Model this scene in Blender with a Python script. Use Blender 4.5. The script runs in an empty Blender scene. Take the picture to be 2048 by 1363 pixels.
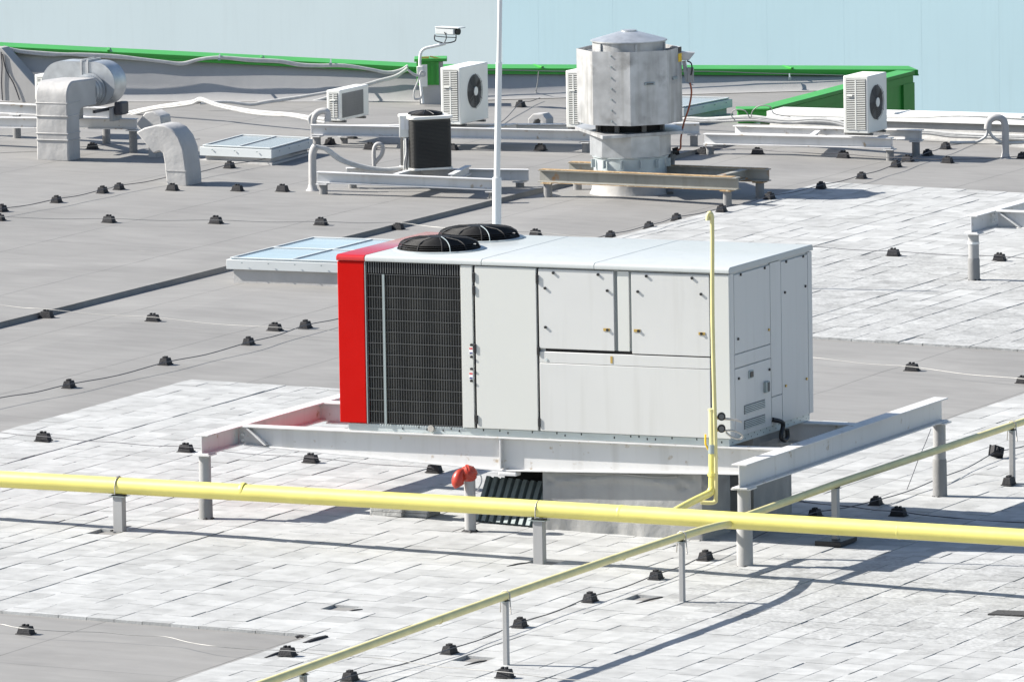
import bpy, bmesh, math, random
from mathutils import Vector, Matrix
R = math.radians
S = bpy.context.scene
# ------------------------------------------------------------------ camera, sky, sun, exposure
FPX, PITCH, YAW, ROLL, DIST, K = 17990.0, R(6.9283), R(-24.3738), R(-0.9174), 105.5, 0.022
cy, sy, cp, sp = math.cos(YAW), math.sin(YAW), math.cos(PITCH), math.sin(PITCH)
FWD = Vector((sy*cp, cy*cp, -sp)); RIGHT0 = Vector((cy, -sy, 0)); DOWN0 = FWD.cross(RIGHT0)
cr, sr = math.cos(ROLL), math.sin(ROLL)
RIGHT = cr*RIGHT0 - sr*DOWN0; DOWN = sr*RIGHT0 + cr*DOWN0
CAM = -DIST*FWD
cd = bpy.data.cameras.new('camera'); cam = bpy.data.objects.new('camera', cd); S.collection.objects.link(cam)
m = Matrix((RIGHT, -DOWN, -FWD)).transposed().to_4x4(); m.translation = CAM; cam.matrix_world = m
cd.sensor_width = 36.0; cd.lens = FPX*36.0/2048; cd.clip_start = 1.0; cd.clip_end = 4000.0
S.camera = cam
SUN_EL, SUN_AZ = 36.5, 14.8       # the shadows run towards +X and a little towards +Y
w = bpy.data.worlds.new("World"); S.world = w; w.use_nodes = True
nt = w.node_tree; bg = nt.nodes['Background']; sk = nt.nodes.new('ShaderNodeTexSky'); sk.sky_type = 'NISHITA'
sk.sun_disc = False; sk.sun_elevation = R(SUN_EL)
tosun = Vector((-math.cos(R(SUN_AZ))*math.cos(R(SUN_EL)), -math.sin(R(SUN_AZ))*math.cos(R(SUN_EL)), math.sin(R(SUN_EL))))
sk.sun_rotation = math.atan2(tosun.x, tosun.y); sk.air_density = 1.0; sk.dust_density = 1.0; sk.ozone_density = 1.0
nt.links.new(sk.outputs[0], bg.inputs[0]); bg.inputs[1].default_value = 0.078
sd = bpy.data.lights.new('sun', 'SUN'); sd.energy = 5.0; sd.angle = R(0.5); sd.color = (1.0, 0.95, 0.87)
so = bpy.data.objects.new('sun', sd); S.collection.objects.link(so)
so.rotation_euler = tosun.to_track_quat('Z', 'Y').to_euler()
S.view_settings.view_transform = 'Standard'; S.view_settings.look = 'None'
S.view_settings.exposure = 1.05; S.view_settings.gamma = 1.0; S.view_settings.use_curve_mapping = False
S.render.engine = 'CYCLES'
C = S.collection
random.seed(7)

# ------------------------------------------------------------------ measuring helpers (photo measurements -> metres)
def ray(px, py): return RIGHT*((px-1024)/FPX) + DOWN*((py-681.5)/FPX) + FWD
def gz(x, y=0): return -K*x
def G(px, py, h=0.0):                                     # point on the roof (h above it)
    v = ray(px, py); t = (h-CAM.z-K*CAM.x)/(v.z+K*v.x); return CAM + t*v
def on(px, py, ax, val):
    v = ray(px, py); return CAM + v*((val-CAM[ax])/v[ax])
def plane(px, py, P, n):
    v = ray(px, py); return CAM + v*((P-CAM).dot(n)/v.dot(n))
FH = Vector((sy, cy, 0)); RH = Vector((cy, -sy, 0))
def ov(px, py, P): return plane(px, py, P, FH)            # upright plane through P square to the view
def vp(px, py, A, B):
    d = B-A; return plane(px, py, A, Vector((-d.y, d.x, 0)).normalized())
def SC(P): return FPX/((P-CAM).dot(FWD))
V = Vector

# ------------------------------------------------------------------ materials
MC = {}
def mat(name, col, rough=0.6, metal=0.0, var=0.06, scale=1.5, bump=0.0, bscale=60, streak=0.0, stain=None, stain_amt=0.0, stain_scale=4.0, spec=0.4, coat=0.0, bdist=.02, crough=.1):
    m = bpy.data.materials.new(name); m.use_nodes = True; n = m.node_tree.nodes; l = m.node_tree.links
    b = n['Principled BSDF']; b.inputs['Roughness'].default_value = rough; b.inputs['Metallic'].default_value = metal
    b.inputs['Specular IOR Level'].default_value = spec
    if coat: b.inputs['Coat Weight'].default_value = coat; b.inputs['Coat Roughness'].default_value = crough
    g = n.new('ShaderNodeNewGeometry')
    def noise(sc, det=4, vec=None, sx=None):
        t = n.new('ShaderNodeTexNoise'); t.inputs['Scale'].default_value = sc; t.inputs['Detail'].default_value = det
        if sx:
            mp = n.new('ShaderNodeMapping'); mp.inputs['Scale'].default_value = sx; l.new(g.outputs['Position'], mp.inputs[0]); l.new(mp.outputs[0], t.inputs[0])
        else: l.new(g.outputs['Position'], t.inputs[0])
        return t.outputs[0]
    def ramp(src, a, c):
        r = n.new('ShaderNodeMapRange'); r.inputs[1].default_value = a; r.inputs[2].default_value = c; l.new(src, r.inputs[0]); return r.outputs[0]
    mx = n.new('ShaderNodeMix'); mx.data_type = 'RGBA'
    mx.inputs[6].default_value = tuple(c*(1-var) for c in col)+(1,); mx.inputs[7].default_value = tuple(min(1, c*(1+var)) for c in col)+(1,)
    l.new(ramp(noise(scale, 6), .3, .7), mx.inputs[0]); out = mx.outputs[2]
    if streak:
        m2 = n.new('ShaderNodeMix'); m2.data_type = 'RGBA'; m2.blend_type = 'MULTIPLY'; m2.inputs[7].default_value = (.62, .6, .56, 1)
        r = ramp(noise(9, 5, sx=(1, 1, .07)), .52, .8)
        k = n.new('ShaderNodeMath'); k.operation = 'MULTIPLY'; k.inputs[1].default_value = streak; l.new(r, k.inputs[0]); l.new(k.outputs[0], m2.inputs[0])
        l.new(out, m2.inputs[6]); out = m2.outputs[2]
    if stain:
        m3 = n.new('ShaderNodeMix'); m3.data_type = 'RGBA'; m3.inputs[7].default_value = tuple(stain)+(1,)
        r = ramp(noise(stain_scale, 8), .66-stain_amt*.25, .74-stain_amt*.1)
        l.new(r, m3.inputs[0]); l.new(out, m3.inputs[6]); out = m3.outputs[2]
    l.new(out, b.inputs['Base Color'])
    rr = n.new('ShaderNodeMapRange'); rr.inputs[3].default_value = max(.03, rough-.1); rr.inputs[4].default_value = min(1, rough+.12); l.new(noise(scale*4, 4), rr.inputs[0]); l.new(rr.outputs[0], b.inputs['Roughness'])
    if bump:
        bp = n.new('ShaderNodeBump'); bp.inputs['Strength'].default_value = bump; bp.inputs['Distance'].default_value = bdist
        l.new(noise(bscale, 5), bp.inputs['Height']); l.new(bp.outputs[0], b.inputs['Normal'])
    MC[name] = m; return m
WHITE = mat('white_paint', (.70, .71, .70), .45, streak=.35, var=.03)
PANEL = mat('panel_paint', (.545, .55, .545), .38, streak=.22, var=.03, scale=.8, bump=.02, bscale=4)
PANELB = mat('panel_paint_smooth', (.56, .57, .55), .34, var=.015, scale=.6)
CAPW = mat('unit_roof_paint', (.43, .455, .455), .35, var=.02, streak=.15)
RED = mat('red_paint', (.47, .003, .0015), .42, var=.03, spec=.12)
REDT = mat('red_roof_paint', (.46, .004, .003), .3, var=.03, coat=1.0, crough=.18)
GREEN = mat('green_sheet_metal', (.045, .31, .045), .4, var=.08)
BEAM = mat('beam_paint', (.60, .60, .60), .5, streak=.35, var=.06, stain=(.35, .28, .2), stain_amt=.08, stain_scale=9)
BEAMR = mat('rusty_beam', (.27, .265, .24), .65, var=.15, stain=(.36, .17, .05), stain_amt=.15, stain_scale=5, streak=.5)
RUST = mat('rust', (.34, .23, .12), .8, var=.3, scale=14, stain=(.6, .5, .35), stain_amt=.4, stain_scale=20)
POSTG = mat('grey_post_wrap', (.22, .22, .22), .75, var=.12, bump=.25, bscale=14)
PIPEG = mat('grey_post_paint', (.33, .33, .33), .55, var=.06, bump=.05, bscale=30)
GALV = mat('galvanised_steel', (.46, .48, .50), .40, metal=.6, var=.16, scale=6, bump=.04, bscale=25, stain=(.36, .37, .38), stain_amt=.15, stain_scale=3)
GALVD = mat('weathered_galvanised', (.45, .455, .46), .40, metal=.35, var=.22, scale=4, streak=.9, bump=.06, bscale=10, stain=(.25, .25, .25), stain_amt=.25, stain_scale=2.5)
RAIL = mat('base_rail', (.50, .55, .56), .45, metal=.35, var=.08, scale=5)
ZINC = mat('zinc_bar', (.30, .35, .36), .4, metal=.3)
BLACK = mat('black_plastic', (.018, .018, .02), .4, var=.2, scale=20)
BLACKM = mat('matt_black_guard', (.014, .014, .015), .62, var=.2, scale=20, spec=.2)
COIL = mat('coil_fins', (.050, .050, .047), .55, metal=.2, var=.25, scale=2)
MESHW = mat('guard_wire', (.13, .135, .14), .45, metal=.4)
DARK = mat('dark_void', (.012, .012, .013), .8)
RUBBER = mat('wire_block_plastic', (.024, .024, .027), .75, var=.25, scale=15, bump=.3, bscale=60)
MEMB = mat('wrap_membrane', (.40, .395, .39), .62, var=.10, scale=3, bump=.7, bscale=3.0, streak=.2, bdist=.035)
PARM = mat('parapet_membrane', (.34, .335, .33), .62, var=.06, scale=1.2, bump=.35, bscale=1.6, streak=.15, bdist=.03)
MEMB2 = mat('curb_membrane', (.31, .31, .305), .62, var=.14, scale=2.2, bump=.7, bscale=3, streak=.3, bdist=.04)
CABW = mat('white_conduit', (.47, .47, .46), .55, var=.12, scale=12)
WIREW = mat('bright_wire', (.24, .24, .235), .5, metal=.3)
WIRED = mat('dark_wire', (.07, .07, .08), .5, metal=.3)
YEL = mat('yellow_paint', (.72, .64, .15), .42, var=.06, scale=3, coat=.6, crough=.35, spec=.8, streak=.12)
YELL = mat('pale_yellow_paint', (.64, .58, .28), .42, var=.08, scale=6, streak=.2)
ORNG = mat('orange_hose', (.38, .032, .015), .38, var=.25, scale=12, coat=.3)
REDC = mat('red_cable', (.35, .10, .05), .5)
CONC = mat('paver_concrete', (.34, .34, .33), .85, var=.2, scale=8, bump=.4, bscale=40)
CONCD = mat('dark_paver', (.05, .05, .05), .9, var=.3, scale=30, bump=.6, bscale=60)
DECKM = mat('dark_profiled_sheet', (.115, .145, .15), .45, metal=.2, var=.12, scale=5)
ACW = mat('ac_casing', (.74, .74, .70), .45, var=.03, streak=.2)
ACG = mat('ac_dark_grille', (.13, .13, .13), .6, var=.1)
ACL = mat('grey_coil', (.22, .22, .215), .6, var=.1)
BRASS = mat('brass', (.55, .38, .12), .35, metal=.6)
YSTK = mat('yellow_sticker', (.85, .55, .03), .5)
STEEL = mat('braided_hose', (.45, .43, .40), .4, metal=.5, bump=.4, bscale=200)
GLASS = mat('skylight_glazing', (.33, .42, .48), .16, var=.06, scale=1.2, spec=.8)
SKF = mat('skylight_frame', (.50, .53, .54), .55, var=.05)

def roof_mat():
    m = bpy.data.materials.new('roof_membrane'); m.use_nodes = True; n = m.node_tree.nodes; l = m.node_tree.links; b = n['Principled BSDF']
    g = n.new('ShaderNodeNewGeometry'); sx = n.new('ShaderNodeSeparateXYZ'); l.new(g.outputs['Position'], sx.inputs[0])
    def M(op, a, c=None):
        k = n.new('ShaderNodeMath'); k.operation = op
        for i, v in enumerate((a, c)):
            if v is None: continue
            if isinstance(v, (int, float)): k.inputs[i].default_value = v
            else: l.new(v, k.inputs[i])
        return k.outputs[0]
    def noise(sc, det=5, s=None, dist=0):
        t = n.new('ShaderNodeTexNoise'); t.inputs['Scale'].default_value = sc; t.inputs['Detail'].default_value = det; t.inputs['Distortion'].default_value = dist
        mp = n.new('ShaderNodeMapping'); mp.inputs['Scale'].default_value = s or (1, 1, 1); l.new(g.outputs['Position'], mp.inputs[0]); l.new(mp.outputs[0], t.inputs[0]); return t.outputs[0]
    wob = M('MULTIPLY', noise(.6, 3), .12)
    fx = M('FRACT', M('DIVIDE', M('ADD', M('ADD', sx.outputs[0], 50.35), wob), 2.05))
    seam = M('LESS_THAN', fx, .0085)
    fy = M('FRACT', M('DIVIDE', M('ADD', M('ADD', sx.outputs[1], 52.0), wob), 7.3))
    seam2 = M('MULTIPLY', M('LESS_THAN', fy, .003), .6)
    sm = M('MAXIMUM', seam, seam2); sm = M('MULTIPLY', sm, noise(1.3, 2))
    cr_ = n.new('ShaderNodeValToRGB'); cr_.color_ramp.elements[0].position = .3; cr_.color_ramp.elements[1].position = .72
    cr_.color_ramp.elements[0].color = (.183, .179, .173, 1); cr_.color_ramp.elements[1].color = (.266, .261, .252, 1)
    mixn = M('ADD', M('MULTIPLY', noise(.35, 6, (1, 1, 1), 1.2), .6), M('MULTIPLY', noise(3.0, 6, (.5, 1.6, 1), .5), .4)); l.new(mixn, cr_.inputs[0])
    mx = n.new('ShaderNodeMix'); mx.data_type = 'RGBA'; mx.inputs[7].default_value = (.06, .06, .06, 1); l.new(sm, mx.inputs[0]); l.new(cr_.outputs[0], mx.inputs[6])
    sp_ = n.new('ShaderNodeMix'); sp_.data_type = 'RGBA'; sp_.inputs[7].default_value = (.36, .35, .33, 1)
    r = n.new('ShaderNodeMapRange'); r.inputs[1].default_value = .70; r.inputs[2].default_value = .80; r.inputs[4].default_value = .5; l.new(noise(1.1, 4, (1, 3.2, 1), .3), r.inputs[0]); l.new(r.outputs[0], sp_.inputs[0])
    l.new(mx.outputs[2], sp_.inputs[6]); l.new(sp_.outputs[2], b.inputs['Base Color'])
    b.inputs['Roughness'].default_value = .72; b.inputs['Specular IOR Level'].default_value = .3
    bp = n.new('ShaderNodeBump'); bp.inputs['Strength'].default_value = .25; bp.inputs['Distance'].default_value = .03
    l.new(M('SUBTRACT', noise(1.6, 6), M('MULTIPLY', sm, .8)), bp.inputs['Height']); l.new(bp.outputs[0], b.inputs['Normal'])
    return m
def tile_mat():
    m = bpy.data.materials.new('concrete_pavers'); m.use_nodes = True; n = m.node_tree.nodes; l = m.node_tree.links; b = n['Principled BSDF']
    g = n.new('ShaderNodeNewGeometry'); at = n.new('ShaderNodeAttribute'); at.attribute_name = 'tone'
    def noise(sc, det=5, s=(1, 1, 1)):
        t = n.new('ShaderNodeTexNoise'); t.inputs['Scale'].default_value = sc; t.inputs['Detail'].default_value = det
        mp = n.new('ShaderNodeMapping'); mp.inputs['Scale'].default_value = s; l.new(g.outputs['Position'], mp.inputs[0]); l.new(mp.outputs[0], t.inputs[0]); return t.outputs[0]
    cr_ = n.new('ShaderNodeValToRGB'); e = cr_.color_ramp.elements
    e[0].position = 0; e[0].color = (.225, .227, .225, 1); e[1].position = 1; e[1].color = (.45, .457, .455, 1)
    x = e.new(.35); x.color = (.35, .355, .353, 1)
    l.new(at.outputs['Fac'], cr_.inputs[0])
    mu = n.new('ShaderNodeMix'); mu.data_type = 'RGBA'; mu.blend_type = 'MULTIPLY'; mu.inputs[0].default_value = 1
    r = n.new('ShaderNodeMapRange'); r.inputs[1].default_value = .3; r.inputs[2].default_value = .62; r.inputs[3].default_value = .80; r.inputs[4].default_value = 1.0; l.new(noise(5, 7), r.inputs[0])
    l.new(cr_.outputs[0], mu.inputs[6]); l.new(r.outputs[0], mu.inputs[7])
    # rough, pitted areas
    ms = n.new('ShaderNodeAttribute'); ms.attribute_name = 'pitted'
    mp = n.new('ShaderNodeMapRange'); mp.inputs[1].default_value = .42; mp.inputs[2].default_value = .58; mp.inputs[3].default_value = .80; mp.inputs[4].default_value = 1.03; l.new(noise(24, 5, (.9, 1.1, 1)), mp.inputs[0])
    m2 = n.new('ShaderNodeMix'); m2.data_type = 'RGBA'; m2.blend_type = 'MULTIPLY'; l.new(ms.outputs['Fac'], m2.inputs[0]); l.new(mu.outputs[2], m2.inputs[6]); l.new(mp.outputs[0], m2.inputs[7])
    l.new(m2.outputs[2], b.inputs['Base Color']); b.inputs['Roughness'].default_value = .85; b.inputs['Specular IOR Level'].default_value = .25
    bp = n.new('ShaderNodeBump'); bp.inputs['Strength'].default_value = .35; bp.inputs['Distance'].default_value = .01; l.new(noise(45, 4), bp.inputs['Height']); l.new(bp.outputs[0], b.inputs['Normal'])
    return m
ROOF = roof_mat(); TILE = tile_mat()

# ------------------------------------------------------------------ mesh helpers
ORG = {}
class MB:
    def __init__(s): s.v = []; s.f = []
    def add(s, vs, fs):
        o = len(s.v); s.v += [Vector(p) for p in vs]; s.f += [tuple(i+o for i in f) for f in fs]; return s
    def box(s, x0, x1, y0, y1, z0, z1):
        return s.add([(x, y, z) for z in (z0, z1) for y in (y0, y1) for x in (x0, x1)], [(0, 2, 3, 1), (4, 5, 7, 6), (0, 1, 5, 4), (2, 6, 7, 3), (0, 4, 6, 2), (1, 3, 7, 5)])
    def obox(s, c, a, b, d):
        c, a, b, d = V(c), V(a), V(b), V(d)
        return s.add([c+i*a+j*b+k*d for k in (-1, 1) for j in (-1, 1) for i in (-1, 1)], [(0, 2, 3, 1), (4, 5, 7, 6), (0, 1, 5, 4), (2, 6, 7, 3), (0, 4, 6, 2), (1, 3, 7, 5)])
    def bar(s, p0, p1, wd, ht):                             # rectangular bar between two points
        p0, p1 = V(p0), V(p1); d = p1-p0; a = d.normalized(); u = Vector((0, 0, 1))
        if abs(a.z) > .95: u = Vector((0, 1, 0))
        b = a.cross(u).normalized(); c = b.cross(a)
        return s.obox((p0+p1)/2, d/2, b*wd/2, c*ht/2)
    def cyl(s, p0, p1, r0, r1=None, n=20, caps=True):
        p0, p1 = V(p0), V(p1); r1 = r0 if r1 is None else r1
        a = (p1-p0).normalized(); u = Vector((0, 0, 1)) if abs(a.z) < .9 else Vector((1, 0, 0)); b = a.cross(u).normalized(); c = a.cross(b)
        vs = []
        for p, r in ((p0, r0), (p1, r1)):
            for i in range(n): t = 2*math.pi*i/n; vs.append(p+b*(r*math.cos(t))+c*(r*math.sin(t)))
        fs = [(i, (i+1) % n, n+(i+1) % n, n+i) for i in range(n)]
        if caps: fs += [tuple(range(n-1, -1, -1)), tuple(range(n, 2*n))]
        return s.add(vs, fs)
    def lathe(s, c, prof, n=32, a0=0.0):
        c = V(c); vs = []
        for r, z in prof:
            for i in range(n): t = a0+2*math.pi*i/n; vs.append(c+V((r*math.cos(t), r*math.sin(t), z)))
        m = len(prof); fs = [(j*n+i, j*n+(i+1) % n, (j+1)*n+(i+1) % n, (j+1)*n+i) for j in range(m-1) for i in range(n)]
        if prof[0][0] > 0: fs.append(tuple(range(n-1, -1, -1)))
        if prof[-1][0] > 0: fs.append(tuple(range((m-1)*n, m*n)))
        return s.add(vs, fs)
    def tube(s, pts, r, n=8, sm=4, caps=True):
        pts = [V(p) for p in pts]
        if sm > 1 and len(pts) > 2:
            q = []
            for i in range(len(pts)-1):
                a, b, c, d = pts[max(0, i-1)], pts[i], pts[i+1], pts[min(len(pts)-1, i+2)]
                for k in range(sm):
                    t = k/sm; q.append(.5*((2*b)+(c-a)*t+(2*a-5*b+4*c-d)*t*t+(3*b-a-3*c+d)*t**3))
            q.append(pts[-1]); pts = q
        rr = r if callable(r) else (lambda t: r)
        a = (pts[1]-pts[0]).normalized(); u = Vector((0, 0, 1)) if abs(a.z) < .9 else Vector((1, 0, 0)); b = a.cross(u).normalized(); vs = []; m = len(pts)
        for i, p in enumerate(pts):
            d = (pts[min(i+1, m-1)]-pts[max(i-1, 0)]).normalized(); b = (b-d*b.dot(d)).normalized(); c = d.cross(b); q = rr(i/(m-1))
            for k in range(n): t = 2*math.pi*k/n; vs.append(p+b*(q*math.cos(t))+c*(q*math.sin(t)))
        fs = [(j*n+k, j*n+(k+1) % n, (j+1)*n+(k+1) % n, (j+1)*n+k) for j in range(m-1) for k in range(n)]
        if caps: fs += [tuple(range(n-1, -1, -1)), tuple(range((m-1)*n, m*n))]
        return s.add(vs, fs)
    def prism(s, poly, vec):
        poly = [V(p) for p in poly]; vec = V(vec); n = len(poly)
        return s.add(poly+[p+vec for p in poly], [tuple(range(n-1, -1, -1)), tuple(range(n, 2*n))]+[(i, (i+1) % n, n+(i+1) % n, n+i) for i in range(n)])
    def ibeam(s, A, B, zt, depth, wid, tf=.014, tw=.012):    # A,B plan points, zt top height(s)
        A, B = V(A), V(B); za, zb = (zt if isinstance(zt, tuple) else (zt, zt))
        A = V((A.x, A.y, za)); B = V((B.x, B.y, zb)); d = B-A; dh = V((d.x, d.y, 0)).normalized(); side = V((-dh.y, dh.x, 0)); up = V((0, 0, 1))
        c = (A+B)/2
        s.obox(c-up*tf/2, d/2, side*wid/2, up*tf/2); s.obox(c-up*(depth-tf/2), d/2, side*wid/2, up*tf/2)
        s.obox(c-up*depth/2, d/2, side*tw/2, up*(depth/2-tf)); return s
    def build(s, name, mt, parent=None, loc=None, bevel=0, smooth=40, subdiv=0):
        if parent is not None: o0 = ORG.get(parent.name, V((0, 0, 0)))
        else: o0 = V(loc) if loc is not None else V((0, 0, 0))
        me = bpy.data.meshes.new(name); bm = bmesh.new(); vs = [bm.verts.new(p-o0) for p in s.v]
        for f in s.f:
            try: bm.faces.new([vs[i] for i in f])
            except ValueError: pass
        bmesh.ops.recalc_face_normals(bm, faces=bm.faces)
        bm.to_mesh(me); bm.free()
        for mm in (mt if isinstance(mt, (list, tuple)) else [mt]): me.materials.append(mm)
        ob = bpy.data.objects.new(name, me); C.objects.link(ob)
        if parent is not None: ob.parent = parent
        else: ob.location = o0
        ORG[ob.name] = o0
        if smooth: me.shade_smooth(); me.set_sharp_from_angle(angle=R(smooth))
        if bevel:
            b = ob.modifiers.new('b', 'BEVEL'); b.width = bevel; b.segments = 2; b.limit_method = 'ANGLE'; b.angle_limit = R(50)
        return ob
def tag(o, label=None, cat=None, group=None, kind=None):
    if label: o['label'] = label
    if cat: o['category'] = cat
    if group: o['group'] = group
    if kind: o['kind'] = kind
    return o
def thing(name, label, cat, loc=(0, 0, 0), group=None):
    o = bpy.data.objects.new(name, None); o.empty_display_size = .1; C.objects.link(o); o.location = V(loc); ORG[o.name] = V(loc)
    return tag(o, label, cat, group)
def kids(o): return [c for c in bpy.data.objects if c.parent == o]
def copy_tree(o, parent=None):
    c = o.copy(); C.objects.link(c)
    if parent is not None: c.parent = parent
    for ch in kids(o): copy_tree(ch, c)
    return c

# ------------------------------------------------------------------ SETTING
XS = -6.15                                                 # the fall line: a small step in the roof
def gz2(x, y):
    z = gz(x)
    if x > XS: z -= .055*max(0, 1-(x-XS)/1.4)
    return z
# far ground below the building
MB().add([(-900, -600, -11), (900, -600, -11), (900, 1800, -11), (-900, 1800, -11)], [(0, 1, 2, 3)]).build('ground', mat('far_ground', (.12, .12, .11), .9, var=.2, scale=.05))
tag(bpy.data.objects['ground'], kind='structure')
# roof deck: outline behind follows the parapets
PA, PB, PC = G(-700, 196), G(830, 197), G(1480, 205)        # rear parapet base line
GX = G(1500, 248).x                                        # green return wall
PCOR = plane(1828, 176, V((GX+.05, 0, 0)), V((1, 0, 0)))    # its far corner
def rear_y(x):
    if x < PB.x: t = (x-PA.x)/(PB.x-PA.x); return PA.y+(PB.y-PA.y)*t
    t = (x-PB.x)/(PCOR.x-PB.x); return PB.y+(PCOR.y-PB.y)*min(1.0, t)
LOWA = G(1545, 252); LOWB = G(2048, 292)                    # low right parapet base
xs = sorted(set([-60+i*1.0 for i in range(120)]+[XS, XS+.012, XS+.7, XS+1.4, GX, GX+.01, PB.x]))
mb = MB(); cols = []
for x in xs:
    if x <= GX: ye = rear_y(x)+.15
    else: ye = LOWA.y+(LOWB.y-LOWA.y)*(x-LOWA.x)/(LOWB.x-LOWA.x)+.15
    col = []
    for j in range(9):
        y = -60+(ye+60)*j/8; col.append((x, y, gz(x) if x <= XS else gz2(x, y)))
    cols.append(col)
vs = [p for c in cols for p in c]; mb.add(vs, [(i*9+j, (i+1)*9+j, (i+1)*9+j+1, i*9+j+1) for i in range(len(xs)-1) for j in range(8)])
tag(mb.build('roof_deck', ROOF, smooth=0), kind='structure')
# a lapped edge strip along the step
mb = MB()
for i in range(24):
    y0 = -30+i*2.2; mb.bar((XS-.05, y0, gz(XS)+.004), (XS-.05+random.uniform(-.008, .008), y0+2.2, gz(XS)+.004), .11, .012)
tag(mb.build('roof_edge_strip', ROOF), kind='structure')

# concrete pavers
def paving(name, regions, seed, pit):
    rnd = random.Random(seed); mb = MB(); tone = []; pitv = []; tw, tl = .2975, .33
    for (x0, x1, y0, y1) in regions:
        nx = int(round((x1-x0)/tw))
        for i in range(nx):
            a = x0+i*tw; off = rnd.choice((0, .5, .35, .7, .2))*tl; b = y0+(off-tl if off else 0)
            base = rnd.gauss(0, .003); ctx = rnd.gauss(0, .005)
            while b < y1-.02:
                ya, yb = max(b, y0), min(b+tl, y1); b += tl
                if yb-ya < .05: continue
                cx, cyy = a+tw/2, (ya+yb)/2
                if any(abs(cx-hx) < .16 and abs(cyy-hy) < .16 for hx, hy in HOLES): continue
                g = rnd.choice((.001, .002, .002, .003, .004, .006, .010)); sh_ = rnd.uniform(-.0045, .0045)
                zt = .030+base*.5+rnd.gauss(0, .0017); tx = ctx+rnd.gauss(0, .005); ty = rnd.gauss(0, .002)
                def z(x, y): return gz2(x, y)+zt+(x-cx)*tx+(y-cyy)*ty
                X0, X1, Y0_, Y1_ = a+g+sh_, a+tw-.001+sh_, ya+.0008, yb-.0008
                vs = [(X0, Y0_, gz2(X0, 0)-.02), (X1, Y0_, gz2(X1, 0)-.02), (X1, Y1_, gz2(X1, 0)-.02), (X0, Y1_, gz2(X0, 0)-.02),
                      (X0, Y0_, z(X0, Y0_)), (X1, Y0_, z(X1, Y0_)), (X1, Y1_, z(X1, Y1_)), (X0, Y1_, z(X0, Y1_))]
                mb.add(vs, [(4, 5, 6, 7), (0, 1, 5, 4), (1, 2, 6, 5), (2, 3, 7, 6), (3, 0, 4, 7)])
                t = min(1, max(0, rnd.gauss(.72, .14))) if rnd.random() > .10 else rnd.uniform(.30, .55)
                tone.append(t); pitv.append(1.0 if pit(cx+rnd.uniform(-.5, .5), cyy+rnd.uniform(-.5, .5)) else rnd.choice((0, 0, 0, .15)))
    ob = mb.build(name, TILE, smooth=0)
    me = ob.data
    for nm, arr in (('tone', tone), ('pitted', pitv)):
        at = me.attributes.new(nm, 'FLOAT', 'FACE'); at.data.foreach_set('value', [v for v in arr for _ in range(5)])
    tag(ob, kind='structure'); return ob
HOLES = []
for p in ((598, 664, 0), ):
    pass
for px, py in ((210, 1070), (1062, 1130), (690, 1222), (1300, 1205), (945, 1328)): q = G(px, py); HOLES.append((q.x, q.y))
paving('paving', [(-1.8, 7.12, -20.35, -4.85), (7.12, 20.2, -27.5, 1.72)], 3, lambda x, y: (x > 9.3 and -18.5 < y < -13.6 and x+.35*y > 3.6) or (x > 10.5 and y > -9))
paving('rear_paving', [(-2.95, 17.0, 1.72, 16.8)], 5, lambda x, y: (y < 9.5) and not (5.2 < y < 6.5 and math.sin(x*2.2) > -.3))

# ------------------------------------------------------------------ pale walls of the buildings beyond
def wall_mat(nm, c1, c2):
    return mat(nm, c1, .6, var=.02, scale=.35, streak=.10, stain=c2, stain_amt=.1, stain_scale=.4)
PW = wall_mat('pale_blue_panels', (.245, .355, .41), (.26, .365, .41)); PW2 = wall_mat('pale_grey_render', (.285, .35, .385), (.29, .355, .387)); SEAM = mat('panel_seam', (.225, .335, .40), .7)
WP = CAM+FWD*172.0; WP.z = 0
un = V((.95, -.30, 0)).normalized()                          # wall runs this way: it faces the sun a little
wn = V((un.y, -un.x, 0))
def wpt(px, py): return plane(px, py, WP, wn)
a = wpt(1006, 60); b = wpt(2700, 60)
t = thing('panelled_building', 'pale blue building wall of tall upright panels beyond the right half of the roof', 'building', (a.x, a.y, -11))
back = -wn
mb = MB(); mb.obox((a+b)/2*V((1, 1, 0)).length/((a+b)/2).xy.length if False else V(((a.x+b.x)/2, (a.y+b.y)/2, -3.5))+back*8, V((b.x-a.x, b.y-a.y, 0))/2, back*7.99, V((0, 0, 7.5))); mb.build('wall_core', PW, t)
seams = [926, 1079, 1228, 1380, 1536, 1690, 1845, 2000, 2155, 2310, 2465, 2620, 2775]
prev = 1006
for x in seams[1:]:
    p, q = wpt(prev+.15, 60), wpt(x, 60); p.z = q.z = 0
    MB().obox(V(((p.x+q.x)/2, (p.y+q.y)/2, -3.5)), (q-p)/2, back*.03, V((0, 0, 7.45))).build('wall_panel', PW, t)
    MB().obox(V((q.x, q.y, -3.5)), un*.02, back*.02, V((0, 0, 7.4))).build('wall_seam', SEAM, t)
    prev = x
a2 = wpt(-900, 60); b2 = wpt(1004, 60)
t = thing('rendered_building', 'smooth pale grey building wall beyond the left half of the roof', 'building', (a2.x, a2.y, -11))
MB().obox(V(((a2.x+b2.x)/2, (a2.y+b2.y)/2, -3.5))+back*4, V((b2.x-a2.x, b2.y-a2.y, 0))/2, back*4, V((0, 0, 7.5))).build('wall', PW2, t)
MB().obox(V(((a2.x+b2.x)/2, (a2.y+b2.y)/2, 4.06))+back*4, V((b2.x-a2.x, b2.y-a2.y, 0))/2, back*4.1, V((0, 0, .06))).build('coping', SKF, t)

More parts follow.
